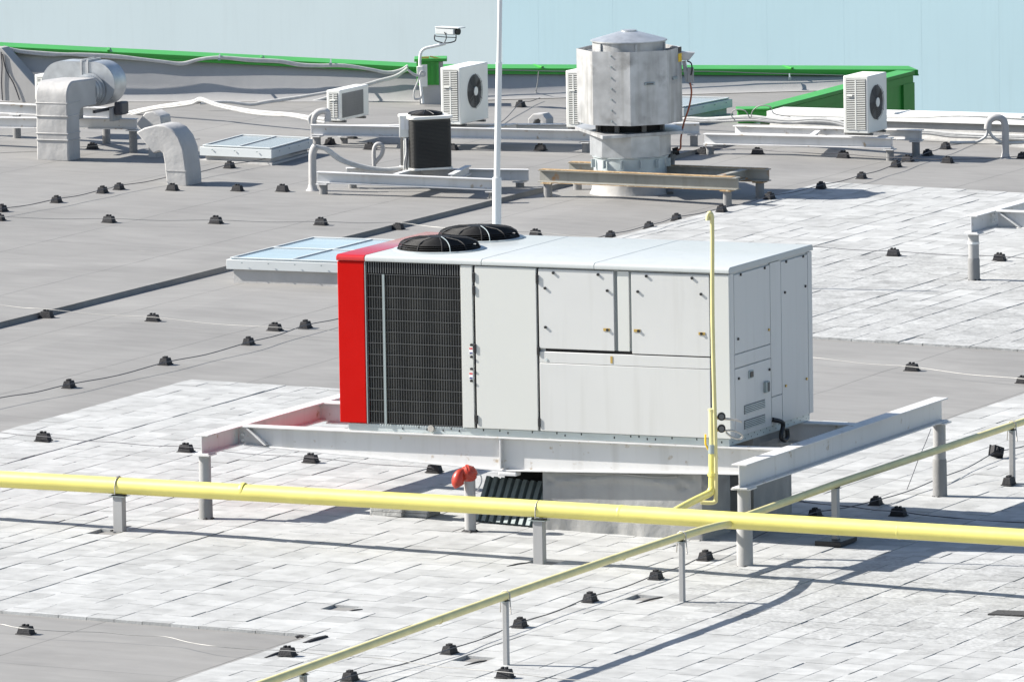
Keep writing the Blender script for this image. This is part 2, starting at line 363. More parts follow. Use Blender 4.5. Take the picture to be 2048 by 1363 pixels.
# ------------------------------------------------------------------ parapets
def ground_pt(p, h=0): return V((p.x, p.y, gz(p.x)+h))
PH1 = (ov(350, 118, G(350, 205)).z-gz(G(350, 205).x))       # height of the membrane face
dirA = (PB-PA).normalized(); 
def parapet_run(t, A, B, hA, hB, capw=.30, slope=.44, fas=.08, cap_mat=GREEN, face=PARM, names=('wall_face', 'capping'), cut=0.0):
    A, B = ground_pt(A), ground_pt(B); d = V((B.x-A.x, B.y-A.y, 0)).normalized(); nrm = V((d.y, -d.x, 0))   # nrm points to the camera side
    if nrm.dot(-FH) < 0: nrm = -nrm
    prof = [(slope+.10, 0), (slope, .02), (slope*.72, .14), (slope*.58, .24), (slope*.32, .42), (0.02, None), (-.30, None), (-.30, -.5)]
    mb = MB(); n = max(2, int((B-A).length/.8)); rows = []
    for i in range(n+1):
        q = A.lerp(B, i/n*(1-cut/(B-A).length)); h = hA+(hB-hA)*i/n; row = []
        for s_, z in prof:
            zz = h if z is None else (z if z < 0 else z*h/.62)
            wv = random.uniform(-.012, .012) if z and .1 < z < .5 else 0
            row.append(q+nrm*(s_+wv)+V((0, 0, zz)))
        rows.append(row)
    m_ = len(prof); mb.add([p for r in rows for p in r], [(i*m_+j, (i+1)*m_+j, (i+1)*m_+j+1, i*m_+j+1) for i in range(n) for j in range(m_-1)]+[tuple(range(m_)), tuple(range(n*m_, (n+1)*m_))])
    mb.build(names[0], face, t)
    A2, B2 = A+V((0, 0, hA+.004)), B+V((0, 0, hB+.004)); ex = d*.04
    c = MB()
    c.add([A2-ex+nrm*.06, B2+ex+nrm*.06, B2+ex-nrm*.34+V((0, 0, .03)), A2-ex-nrm*.34+V((0, 0, .03)),
           A2-ex+nrm*.06+V((0, 0, .03)), B2+ex+nrm*.06+V((0, 0, .03)), B2+ex-nrm*.34+V((0, 0, .055)), A2-ex-nrm*.34+V((0, 0, .055))], [(0, 1, 2, 3), (4, 5, 6, 7), (0, 1, 5, 4), (1, 2, 6, 5), (2, 3, 7, 6), (3, 0, 4, 7)])
    c.obox((A2+B2)/2+nrm*.075-V((0, 0, fas/2-.03)), (B2-A2)/2+ex, nrm*.012, V((0, 0, fas/2)))
    c.obox((A2+B2)/2+nrm*.098-V((0, 0, fas-.035)), (B2-A2)/2+ex, nrm*.014, V((0, 0, .012)))
    k = int((B-A).length/2.4)
    for i in range(1, k+1):
        q = A2.lerp(B2, i/(k+1)); c.obox(q-nrm*.13+V((0, 0, .048)), d*.02, nrm*.215, V((0, 0, .012)))
    c.build(names[1], cap_mat, t, bevel=.004); return nrm
def htop(px, py, P): return ov(px, py, P).z-gz(P.x)
t = thing('parapet_wall', 'long grey membrane parapet with bright green capping along the rear left roof edge', 'parapet', ground_pt(PA))
hL = htop(350, 116, V((G(350, 205).x, rear_y(G(350, 205).x), 0)))
parapet_run(t, PA, PB, htop(-700, 61, PA), htop(830, 138, PB), cut=-.25)
t = thing('parapet_wall', 'rear grey parapet with green capping behind the big round metal roof fan', 'parapet', ground_pt(PB))
corner_h = (PCOR.z-gz(PCOR.x))
PCg = V((PCOR.x, PCOR.y, gz(PCOR.x)))
hR = htop(1690, 147, V((GX-.6, rear_y(GX-.6), 0)))
parapet_run(t, PB, PCg, htop(850, 139, PB), hR, cut=1.1)
# green return wall running towards the viewer, seen from outside
P0 = G(1500, 250); yb0 = P0.y; gxo = GX
topz = plane(1826, 142, V((gxo+.22, 0, 0)), V((1, 0, 0)))
near = plane(1548, 214, V((gxo+.22, 0, 0)), V((1, 0, 0)))
t = thing('parapet_wall', 'green clad return parapet sloping away from the small green box to the far right corner', 'parapet', (gxo, yb0, gz(gxo)))
zf, zn = topz.z, near.z
mb = MB(); mb.prism([(gxo, near.y, zn-.06), (gxo, topz.y, zf-.06), (gxo, topz.y, zf-3.0), (gxo, near.y, zn-3.0)], (.2, 0, 0)); mb.build('cladding', GREEN, t)
mb = MB(); mb.prism([(gxo-.06, near.y-.05, zn-.055), (gxo-.06, topz.y+.05, zf-.055), (gxo-.06, topz.y+.05, zf), (gxo-.06, near.y-.05, zn)], (.29, 0, 0))
mb.build('capping', GREEN, t, bevel=.005)
mb = MB(); mb.prism([(gxo+.202, near.y, zn-.17), (gxo+.202, topz.y, zf-.17), (gxo+.202, topz.y, zf-.06), (gxo+.202, near.y, zn-.06)], (.02, 0, 0)); mb.build('fascia', GREEN, t)
mb = MB(); mb.box(gxo+.202, gxo+.235, topz.y-.42, topz.y+.02, zf-3.0, zf-.172); mb.build('corner_trim', GREEN, t)
# small green box in front of it
gb = G(1476, 247); gb2 = G(1540, 250)
t = thing('metal_box', 'small green sheet metal box at the near end of the green return wall', 'box', ground_pt(gb))
hb = htop(1500, 222, gb)
mb = MB(); q = ground_pt(gb)
mb.prism([q, q+RH*.44, q+RH*.44+FH*.35, q+FH*.35], (0, 0, hb)); mb.build('casing', GREEN, t, bevel=.008)
mb = MB(); q2 = q+V((0, 0, hb+.002))-RH*.02-FH*.02
mb.prism([q2, q2+RH*.48, q2+RH*.48+FH*.39, q2+FH*.39], (0, 0, .03)); mb.build('lid', GREEN, t, bevel=.004)
# low right parapet with pale capping
t = thing('parapet_wall', 'low grey parapet with pale white capping behind the right hand air conditioner', 'parapet', ground_pt(LOWA))
LB = LOWA+(LOWB-LOWA)*3.0
hl = htop(1560, 226, LOWA); hr = htop(2048, 240, LOWB)
parapet_run(t, LOWA, LB, hl, hl+(hr-hl)*3.0, slope=.10, cap_mat=WHITE, fas=.09, face=MEMB2)
# left buttress wedge at the far left of the rear parapet
q0 = G(104, 208)
t = thing('corner_buttress', 'grey membrane wedge leaning against the parapet in the far left corner', 'buttress', ground_pt(q0))
MB().prism([on(px, py, 1, q0.y) for px, py in ((-330, 84), (2, 96), (50, 150), (104, 209), (-330, 209))], (0, .26, 0)).build('wedge', PARM, t, bevel=.01)
for pts_ in (((2, 104), (4, 130), (3, 165), (5, 202)), ((5, 108), (12, 140), (26, 165), (34, 185), (39, 200))):
    MB().tube([on(a, b, 1, q0.y-.02) for a, b in pts_], .009, n=6).build('lead', WIRED, t)
# ------------------------------------------------------------------ beam frames
def post(t, P, zt, r=.062, mt=PIPEG, base=0, plate=True, wrap=0.0, name='post'):
    z0 = gz2(P.x, P.y)
    o = MB().cyl((P.x, P.y, z0), (P.x, P.y, zt-.012), r, n=24).build(name, mt, t)
    if plate: MB().obox((P.x, P.y, zt-.007), (r*1.5, 0, 0), (0, r*1.5, 0), (0, 0, .007)).build('plate', BEAM, o)
    if wrap:
        MB().lathe((P.x, P.y, z0), [(r+.016, 0), (r+.010, .04), (r+.007, wrap-.02), (r+.002, wrap), (0, wrap)], 24).build('wrap', POSTG, o)
    return o
def crumbs(P, r, seed):
    rnd = random.Random(seed); mb = MB(); n = 22; z0 = gz(P.x)+.028; rr = [r*.9+rnd.uniform(.01, .045)*(1 if rnd.random() < .6 else .3) for i in range(n)]
    vs = [(P.x+math.cos(6.283*i/n)*rr[i], P.y+math.sin(6.283*i/n)*rr[i], z0) for i in range(n)]+[(P.x+math.cos(6.283*i/n)*r*.9, P.y+math.sin(6.283*i/n)*r*.9, z0+rnd.uniform(.012, .03)) for i in range(n)]
    mb.add(vs, [(i, (i+1) % n, n+(i+1) % n, n+i) for i in range(n)]+[tuple(range(n, 2*n))])
    return mb
# --- main frame
pL, pR, pB, pC = G(412, 1042), G(1490, 1136), G(1880, 997), G(941, 1068)
ZT = .80
t = thing('support_frame', 'large white steel beam frame carrying the white and red rooftop unit', 'frame', (pL.x, pL.y, gz(pL.x)))
xl = pL.x; yl = pL.y; yF, yK = -13.47, -11.52
zl = pL.z+(ov(400, 875, pL).z-pL.z)
zr = ov(1480, 930, pR).z
ZT = (zl+zr)/2+.02
print('frame tops', zl, zr, ZT, 'posts', pL, pR, pB)
MB().ibeam((xl, yl-.07, 0), (xl, pB.y+.3, 0), ZT, .20, .15).build('cross_beam', BEAM, t, bevel=.002)
MB().ibeam((pR.x, pR.y-.12, 0), (pR.x, pB.y+.1, 0), ZT+.02, .245, .16).build('cross_beam', BEAM, t, bevel=.002)
def longbeam(y, haunch=True):
    mb = MB(); xa, xm, xb = xl+.012, 5.98, pR.x-.012; zb = lambda z: z
    za, zm, zc = .62, .475, .56
    if not haunch: za = zm = zc = .60
    tf = .016
    mb.box(xa+.075, xb-.08, y-.075, y+.075, ZT-tf, ZT)
    mb.prism([(xa, y-.006, ZT-tf), (xb, y-.006, ZT-tf), (xb, y-.006, zc+tf), (xm, y-.006, zm+tf), (xa, y-.006, za+tf)], (0, .012, 0))
    mb.prism([(xa+.08, y-.055, za), (xm, y-.055, zm), (xm, y-.055, zm+tf), (xa+.08, y-.055, za+tf)], (0, .11, 0))
    mb.prism([(xm, y-.055, zm), (xb-.09, y-.055, zc), (xb-.09, y-.055, zc+tf), (xm, y-.055, zm+tf)], (0, .11, 0))
    o = mb.build('long_beam', BEAM, t, bevel=.002)
    s_ = MB()
    for xx in (xm,): s_.box(xx-.006, xx+.006, y-.068, y-.0065, zm+tf+.012, ZT-tf-.001)
    if haunch:
        s_.build('stiffener', BEAM, o)
        MB().prism([(xa+.10, y-.07, ZT-tf-.002), (xa+.13, y-.07, ZT-tf-.002), (xa+.34, y-.07, za+tf), (xa+.31, y-.07, za+tf)], (0, .06, 0)).build('gusset', BEAM, o)
        mb = MB()
        for z in (.73, .67): mb.cyl((xa+.05, y-.03, z), (xa+.05, y-.007, z), .016, n=10)
        mb.build('bolts', WHITE, o)
    return o
longbeam(yF); longbeam(yK, False)
MB().box(5.15, 5.165, yF+.08, yK-.08, .62, ZT-.03).build('tie_beam', BEAM, t)
post(t, pL, ZT-.20, .062, wrap=.36); post(t, pR, ZT-.225, .066, wrap=.0); post(t, pB, ZT-.225, .066, wrap=.42)
o = post(t, V((pL.x, pB.y+.1, 0)), ZT-.20, .062)
for i, P in enumerate((pL, pR, pB, pC)): crumbs(P, .07, i).build('sealant', RUBBER, t)
# right near post: the wide lower sleeve
o = MB().lathe((pR.x, pR.y, gz(pR.x)), [(.082, 0), (.080, .42), (.070, .44), (0, .44)], 24).build('post_sleeve', PIPEG, t)
o = MB().cyl((pC.x, pC.y, gz(pC.x)), (pC.x, pC.y, .43), .058, n=24).build('post', PIPEG, t)
MB().box(pC.x+.16, pC.x+.36, yF-.06, yF+.06, .43, .472).build('bracket', BEAM, t, bevel=.01)

# --- frame at the right picture edge
e1 = G(1948, 564); zt1 = ov(1940, 430, e1).z
t = thing('support_frame', 'white steel frame cut by the right picture edge above the paved area', 'frame', ground_pt(e1))
MB().ibeam((e1.x, e1.y-.08, 0), (e1.x, e1.y+6, 0), zt1, .22, .16).build('cross_beam', BEAM, t, bevel=.002)
MB().ibeam((e1.x+.085, e1.y+.62, 0), (e1.x+5.5, e1.y+.62, 0), zt1-.002, .22, .15).build('long_beam', BEAM, t, bevel=.002)
MB().prism([(e1.x+.10, e1.y+.555, zt1-.02), (e1.x+.13, e1.y+.555, zt1-.02), (e1.x+.40, e1.y+.555, zt1-.2), (e1.x+.37, e1.y+.555, zt1-.2)], (0, .05, 0)).build('gusset', BEAM, t)
mb = MB()
for z in (.06, .13): mb.cyl((e1.x+.05, e1.y+.55, zt1-z), (e1.x+.05, e1.y+.60, zt1-z), .018, n=10)
mb.build('bolts', WHITE, t)
post(t, e1, zt1-.22, .066, wrap=.30); crumbs(e1, .07, 9).build('sealant', RUBBER, t)
MB().cyl((e1.x, e1.y, zt1-.36), (e1.x, e1.y, zt1-.33), .072).build('band', WHITE, t)
post(t, e1+V((0, 5.6, 0)), zt1-.22, .066); post(t, e1+V((5.2, .62, 0)), zt1-.22, .066)

def frame4(label, F1, F2, yt1, yt2, B1, B2, bt1, bt2, depth, wid, mt, pm, ext=(.1, .1, .1, .1), cross=(), pr=.058, cap=None):
    t = thing('support_frame', label, 'frame', ground_pt(F1))
    res = []
    for (P, Q, ya, yb, e0, e1_) in ((F1, F2, yt1, yt2, ext[0], ext[1]), (B1, B2, bt1, bt2, ext[2], ext[3])):
        za = ov(1024, ya, P).z if False else None
        d = V((Q.x-P.x, Q.y-P.y, 0)).normalized()
        z1, z2 = ya, yb
        o = MB().ibeam(P-d*e0, Q+d*e1_, (z1, z2), depth, wid).build('beam', mt, t, bevel=.002)
        if cap:
            MB().obox((P+Q)/2*V((0, 0, 0)).length+V(((P.x+Q.x)/2, (P.y+Q.y)/2, (z1+z2)/2-depth-.004)) if False else V(((P.x+Q.x)/2, (P.y+Q.y)/2, (z1+z2)/2-depth-.005)), d*((Q-P).xy.length/2+.05), V((-d.y, d.x, 0))*wid*.52, V((0, 0, .004))).build('rusty_edge', cap, o)
            MB().obox(V(((P.x+Q.x)/2, (P.y+Q.y)/2, (z1+z2)/2+.004)), d*((Q-P).xy.length/2+.1), V((-d.y, d.x, 0))*wid*.515, V((0, 0, .003))).build('rusty_edge', cap, o)
        for X, zz in ((P, z1), (Q, z2)):
            p = MB().cyl((X.x, X.y, gz2(X.x, X.y)), (X.x, X.y, zz-depth-.022), pr, n=20).build('post', pm, t)
            MB().obox((X.x, X.y, zz-depth-.015), (pr*1.35, 0, 0), (0, pr*1.35, 0), (0, 0, .007)).build('plate', cap or mt, p)
        res.append((P, Q, z1, z2))
    for c0, c1 in cross:
        p = F1.lerp(F2, c0); q = B1.lerp(B2, c1); zz = min(res[0][2], res[1][2])-.002
        p = V((p.x, p.y, 0)); q = V((q.x, q.y, 0)); d = (q-p).normalized()*wid*.52
        MB().ibeam(p+d, q-d, zz, depth*.8, wid*.7).build('cross_beam', mt, t)
    return t
def zat(px, py, P): return ov(px, py, P).z
# fan frame
f1, f2, f3, f4 = G(1096, 388), G(1455, 412), G(1155, 373), G(1520, 395)
zf_ = (zat(1096, 341, f1)+zat(1455, 352, f2))/2
frame4('rusty edged grey steel frame around the base of the big round metal fan', f1, f2, zf_, zf_, f3, f4, zf_-.0, zf_-.0, .165, .13, BEAMR, POSTG, (.12, .17, .12, .14), ((.93, .93),), .058, RUST)
# condenser frame
c1, c2, c3, c4 = G(647, 388), G(986, 398), G(705, 376), G(1040, 374)
zc_ = (zat(647, 343, c1)+zat(986, 358, c2))/2
frame4('low white frame under the black coil condenser beside the mast', c1, c2, zat(647, 343, c1), zat(986, 358, c2), c3, c4, zat(705, 335, c3), zat(1040, 339, c4), .15, .12, BEAM, POSTG, (.08, .06, .08, .12), ((.42, .42), (.75, .7)), .058)
# rear frame below two air conditioners
r1, r2, r3, r4 = G(634, 293), G(1172, 305), G(688, 287), G(1388, 292)
zr1 = zat(634, 249, r1)
frame4('long white frame carrying the air conditioners left of the big fan', r1, r2, zr1, zat(1172, 261, r2), r3, r4, zat(688, 250, r3), zat(1388, 246, r4), .15, .12, BEAM, POSTG, (.08, .1, .05, .08), ((.25, .12), (.45, .3), (.62, .5)), .055)
# right frame
s1, s2, s3, s4 = G(1420, 302), G(1780, 321), G(1480, 283), G(1832, 312)
frame4('white frame carrying the right hand air conditioner', s1, s2, zat(1420, 267, s1), zat(1780, 275, s2), s3, s4, zat(1480, 251, s3), zat(1832, 259, s4), .15, .12, BEAM, POSTG, (.08, .04, .08, .1), ((.55, .45), (.9, .85)), .055)
# left frame
l1, l2, l3, l4 = G(-60, 290), G(267, 305), G(34, 276), G(213, 287)
frame4('white frame running behind the wrapped duct at the left edge', l1, l2, zat(-60, 234, l1), zat(267, 237, l2), l3, l4, zat(34, 206, l3), zat(213, 215, l4), .15, .12, BEAM, POSTG, (.6, .06, .9, .06), ((.8, .5),), .058)

# ------------------------------------------------------------------ MAIN ROOFTOP UNIT
X0, X1, Y0, Y1 = 4.205, 8.515, -13.55, -11.38
Zb, Z0, Z1, ZC = ZT+.002, .905, 2.565, 2.625
U = thing('rooftop_unit', 'big white rooftop air handling unit with a red end and two black fans', 'air conditioner', (X0, Y0, Zb))
# base rail
mb = MB(); mb.box(X0+.08, X1-.03, Y0+.03, Y1-.03, Zb, Z0-.002); rail = mb.build('base_rail', RAIL, U, bevel=.004)
mb = MB()
rnd = random.Random(4)
for i in range(46):
    xx = X0+.15+i*.09; 
    if rnd.random() < .5: continue
    mb.cyl((xx, Y0+.0285, Zb+rnd.choice((.03, .07))), (xx, Y0+.0305, Zb+.05), .006, n=6)
for i in range(26):
    yy = Y0+.12+i*.08; mb.cyl((X1-.031, yy, Zb+.03+.03*(i % 2)), (X1-.0285, yy, Zb+.03+.03*(i % 2)), .007, n=6)
mb.build('bolt_holes', DARK, rail)
MB().cyl((5.22, Y0+.0, Zb+.055), (5.22, Y0+.028, Zb+.055), .035, n=12).build('drain_coupling', STEEL, rail)
# dark core
XG0, XG1 = 4.52, 5.575
MB().box(X0+.02, X1-.02, Y0+.10, Y1-.02, Z0, Z1-.004).build('core', PANEL, U)
MB().box(XG0-.01, XG1+.01, Y0+.085, Y0+.098, Z0, Z1).build('inner_void', DARK, U)
# red end
MB().box(X0, XG0-.012, Y0, Y1, Z0+.003, Z1-.006).build('end_panel', RED, U, bevel=.01)
# coil
mb = MB()
nn = 78
for i in range(nn):
    xx = XG0+.012+(XG1-XG0-.024)*i/(nn-1); mb.box(xx-.0035, xx+.0035, Y0+.05, Y0+.084, Z0+.004, Z1-.15)
coil = mb.build('coil', COIL, U, smooth=0)
mb = MB()
for i in range(12):
    z = Z0+.11+i*.118; mb.box(XG0+.01, XG1-.01, Y0+.075, Y0+.0845, z, z+.03)
mb.build('coil_tubes', BLACK, coil)
mb = MB()
for i in range(38):
    xx = XG0+.008+(XG1-XG0-.016)*i/37; mb.box(xx-.0019, xx+.0019, Y0+.016, Y0+.021, Z0+.004, Z1-.125)
for i in range(14):
    z = Z0+.01+i*.1165; mb.box(XG0+.002, XG1-.002, Y0+.0115, Y0+.0155, z, z+.004)
mb.build('wire_guard', MESHW, U, smooth=0)
mb = MB()
for i in range(40):
    xx = XG0+.008+(XG1-XG0-.016)*i/39; mb.box(xx-.004, xx+.004, Y0+.01, Y0+.05, Z1-.12, Z1-.006)
mb.build('louvre', MESHW, U, smooth=0)
MB().box(4.705, 4.73, Y0+.002, Y0+.011, Z0+.003, Z1-.13).build('guard_bar', ZINC, U)
MB().box(XG0-.0115, XG0-.001, Y0+.003, Y0+.05, Z0+.003, Z1-.006).build('edge_trim', ZINC, U)
# front panels
def panel(name, x0, x1, z0, z1, mt=PANEL, y=Y0, th=.03, bev=.004):
    return MB().box(x0, x1, y, y+th, z0, z1).build(name, mt, U, bevel=bev)
MB().box(XG1+.012, X1-.004, Y0+.032, Y0+.099, Z0+.001, Z1-.006).build('front_frame', PANEL, U)
MB().box(5.712, 5.728, Y0+.026, Y0+.0315, Z0+.003, Z1-.01).build('door_gap', DARK, U)
panel('corner_strip', XG1+.004, 5.708, Z0+.003, Z1-.008, PANELB)
panel('door', 5.738, 6.412, Z0+.003, Z1-.012, PANELB)
MB().box(6.416, 6.434, Y0+.026, Y0+.0315, Z0+.003, Z1-.01).build('door_gap', DARK, U)
zp = 1.745
panel('panel', 6.438, 7.262, zp, Z1-.018, y=Y0+.004)
panel('panel', 7.455, 8.300, zp-.02, Z1-.022, y=Y0+.004)
panel('mullion', 7.300, 7.425, zp+.0, Z1-.012, PANELB, y=Y0+.012, th=.019)
panel('transom', 6.438, 8.300, zp-.145, zp-.032, y=Y0+.002)
panel('lower_panel', 6.438, 8.300, Z0+.003, zp-.149, y=Y0)
panel('corner_strip', 8.318, X1, Z0+.003, Z1-.012, PANELB, th=.028)
mb = MB(); mb.box(6.5, 8.3, Y0+.022, Y0+.0315, zp-.035, zp+.0).build('panel_gap', DARK, U)
JG = mat('joint_grey', (.25, .27, .27), .6)
for ja, jb_, jz in ((7.27, 7.295, zp), (7.43, 7.452, zp), (8.302, 8.316, Z0+.003)): MB().box(ja, jb_, Y0+.027, Y0+.0317, jz, Z1-.02).build('panel_joint', JG, U)
def knob(x, z, y=Y0+.004, mt=BLACK): MB().cyl((x, y-.014, z), (x, y-.0005, z), .014, n=12).build('knob', mt, U)
def fpt(px, py): q = on(px, py, 1, Y0); return q.x, q.z
for px, py in ((1106.5, 545.5), (1196, 549), (1090, 576), (1214.5, 581), (1091, 654), (1292.5, 552), (1384, 556), (1275.5, 583), (1402, 588), (1215, 659.5), (1277, 661.5), (1403, 667)):
    x, z = fpt(px, py); knob(x, z)
for px, py in ((1213, 659), (1274, 661), (1403.5, 667)):
    x, z = fpt(px, py); MB().box(x-.035, x+.035, Y0-.001, Y0+.0035, z-.014, z+.014).build('latch_plate', BRASS, U)
x, z = fpt(1223, 719); MB().box(x-.012, x+.012, Y0-.002, Y0+.001, z-.035, z+.035).build('latch_plate', BRASS, U)
x, z = fpt(1093, 719); MB().cyl((x, Y0-.004, z), (x, Y0+.001, z), .014, n=12).build('plug', RAIL, U)
for px, py in ((948, 553), (948.5, 580), (950.5, 696), (954, 838), (1074, 557), (1077, 701), (1079, 844)):
    x, z = fpt(px, py); MB().box(x-.012, x+.012, Y0-.012, Y0+.02, z-.042, z+.042).build('hinge', BLACK, U, bevel=.003)
for py in (689, 713, 737, 761):
    x, z = fpt(943.5, py); MB().cyl((x, Y0-.018, z), (x, Y0-.0005, z), .013, n=10).build('valve_cap', BLACK, U)
SR = mat('sticker_red', (.55, .08, .09), .5); SW = mat('sticker_white', (.8, .8, .8), .5); SB = mat('sticker_blue', (.06, .07, .2), .5)
for py in (700, 750):
    x, z = fpt(942, py); k = MB().box(x-.02, x+.02, Y0-.0015, Y0-.0003, z-.04, z+.03).build('sticker', SW, U)
    MB().box(x-.018, x+.018, Y0-.0025, Y0-.0017, z+.008, z+.026).build('red_mark', SR, k)
    MB().box(x-.016, x+.016, Y0-.0025, Y0-.0017, z-.036, z-.02).build('blue_mark', SB, k)
# end face (+X)
def epanel(name, y0, y1, z0, z1, mt=PANEL, x=X1, th=.026): return MB().box(x-th, x, y0, y1, z0, z1).build(name, mt, U, bevel=.003)
MB().box(X1-.05, X1-.027, Y0+.035, Y1-.002, Z0+.001, Z1-.006).build('end_gap', DARK, U)
epanel('end_post', Y0+.030, Y0+.123, Z0+.003, Z1-.012)
epanel('access_door', Y0+.135, -12.492, 1.742, Z1-.03)
epanel('end_rail', Y0+.135, -12.492, 1.60, 1.733)
ctl = epanel('control_door', Y0+.135, -12.492, Z0+.003, 1.590)
epanel('end_post', -12.480, -12.207, 1.20, Z1-.012); epanel('end_post', -12.480, -12.207, Z0+.003, 1.192)
epanel('access_door', -12.195, -11.50, Z0+.003, Z1-.03)
epanel('end_post', -11.488, Y1, Z0+.003, Z1-.012)
def ept(px, py): q = on(px, py, 0, X1); return q.y, q.z
def eknob(px, py, mt=BLACK, r=.014): y, z = ept(px, py); MB().cyl((X1+.0005, y, z), (X1+.013, y, z), r, n=12).build('knob', mt, U)
for q in ((1480.5, 549), (1528.5, 535.5), (1475.5, 677.5), (1571.5, 523), (1605.5, 512.5), (1569, 584.5), (1610, 572), (1477, 756.5), (1538, 738.5)): eknob(*q)
for q in ((1537, 659), (1612.5, 757), (1571, 771)): eknob(*q, mt=BRASS)
y, z = ept(1501, 748); MB().box(X1, X1+.012, y-.055, y+.055, z-.04, z+.04).build('switch_frame', ZINC, U, bevel=.003); MB().box(X1+.0125, X1+.018, y-.035, y+.04, z-.028, z+.028).build('switch', BLACK, U)
y, z = ept(1531, 773); MB().box(X1, X1+.03, y-.05, y+.05, z-.055, z+.055).build('socket_frame', ZINC, U, bevel=.003); MB().box(X1+.0305, X1+.036, y-.01, y+.035, z-.045, z+.045).build('socket', ACG, U)
for pa in ((1509, 813), (1509, 843)):
    y, z = ept(*pa); o = MB().box(X1+.0002, X1+.003, y-.27, y+.27, z-.045, z+.045).build('vent', mat('vent_back', (.10, .11, .115), .6) if 'vent_back' not in MC else MC['vent_back'], U)
    mb = MB()
    for i in range(5): mb.box(X1+.0035, X1+.012, y-.265, y+.265, z-.04+i*.017, z-.032+i*.017)
    mb.build('vent_slats', RAIL, o)
# trap hose
y, z = ept(1557, 838); zz = lambda dy: z-dy/205.0
pts = []
for px, py in ((1555, 839), (1563, 843), (1566, 852), (1563, 866), (1563, 876), (1570, 880), (1575, 872), (1574, 858)):
    q = on(px, py, 0, X1+.06); pts.append(q)
pts[0].x = X1+.005
MB().tube(pts, .024, n=10).build('drain_trap', BLACK, U)
# roof cap
def cap(x0, x1, mt, nm, e0=0, e1=0):
    mb = MB(); prof = [(Y0-.012, Z1-.002), (Y0-.014, Z1+.035), (Y0-.004, ZC-.012), (Y0+.02, ZC), (Y1-.02, ZC), (Y1+.004, ZC-.012), (Y1+.014, Z1+.03), (Y1+.012, Z1-.002)]
    mb.prism([(x0, y, z) for y, z in prof], (x1-x0, 0, 0)); return mb.build(nm, mt, U, bevel=.006, smooth=60)
cap(X0-.006, XG0-.002, REDT, 'red_roof_cap')
w_ = [XG0, 5.82, 7.06, X1+.012]
for i in range(3): cap(w_[i]+.001, w_[i+1]-.001, CAPW, 'roof_cap')
MB().box(XG0, X1+.0, Y0+.002, Y0+.03, Z1-.0055, Z1-.0025).build('rain_gap', DARK, U)
# fans
def topfan(c, nm):
    f = MB().lathe((c.x, c.y, ZC+.001), [(.468, 0), (.468, .008), (.43, .012), (.42, .004)], 48).build('fan', RAIL, U)
    MB().lathe((c.x, c.y, ZC+.0105), [(.432, 0), (0, 0.001)], 40).build('fan_well', DARK, f)
    mb = MB()
    for k in range(10):
        a = 2*math.pi*k/10+.2; d = V((math.cos(a), math.sin(a), 0)); p = [(.12, .120), (.30, .108), (.395, .070), (.425, .012)]
        mb.tube([V((c.x, c.y, ZC))+d*r_+V((0, 0, z_)) for r_, z_ in p], .0085, n=6, sm=2)
    for i in range(30):
        s_ = i/29; r_ = .12+.305*s_; z_ = (.120-(r_-.12)*.067) if r_ < .30 else (.108-(r_-.30)*.40 if r_ < .395 else .070-(r_-.395)*1.9)
        q = [V((c.x+r_*math.cos(2*math.pi*k/30), c.y+r_*math.sin(2*math.pi*k/30), ZC+z_)) for k in range(31)]; mb.tube(q, .0048, n=5, sm=1, caps=False)
    mb.lathe((c.x, c.y, ZC), [(.12, .116), (.12, .128), (0, .130)], 20)
    mb.build('fan_guard', BLACKM, f)
    mb = MB()
    for k in range(7):
        a = 2*math.pi*k/7; d = V((math.cos(a), math.sin(a), 0)); e = V((-d.y, d.x, 0)); b0 = V((c.x, c.y, ZC))
        mb.add([b0+d*.06-e*.03+V((0, 0, .02)), b0+d*.36-e*.09+V((0, 0, .02)), b0+d*.36+e*.09+V((0, 0, .065)), b0+d*.06+e*.03+V((0, 0, .06))], [(0, 1, 2, 3)])
    mb.build('fan_blades', BLACK, f)
    mb = MB()
    for k in range(5):
        a = R(-100)+k*.0; q0 = V((c.x, c.y, ZC)); d = V((math.cos(R(-22)), math.sin(R(-22)), 0)); s_ = k/4
        z_ = .124-(s_**2)*.10
    mb.tube([V((c.x, c.y, ZC))+V((math.cos(R(-50)), math.sin(R(-50)), 0))*r_+V((0, 0, z_)) for r_, z_ in ((.1, .134), (.22, .124), (.32, .108), (.41, .07), (.44, .012))], .005, n=6)
    mb.build('motor_cable', ZINC, f)
F1 = on(878, 497.5, 2, ZC); F2 = on(957, 475.5, 2, ZC); print('fans', F1, F2)
topfan(F1, 'a'); topfan(F2, 'b')

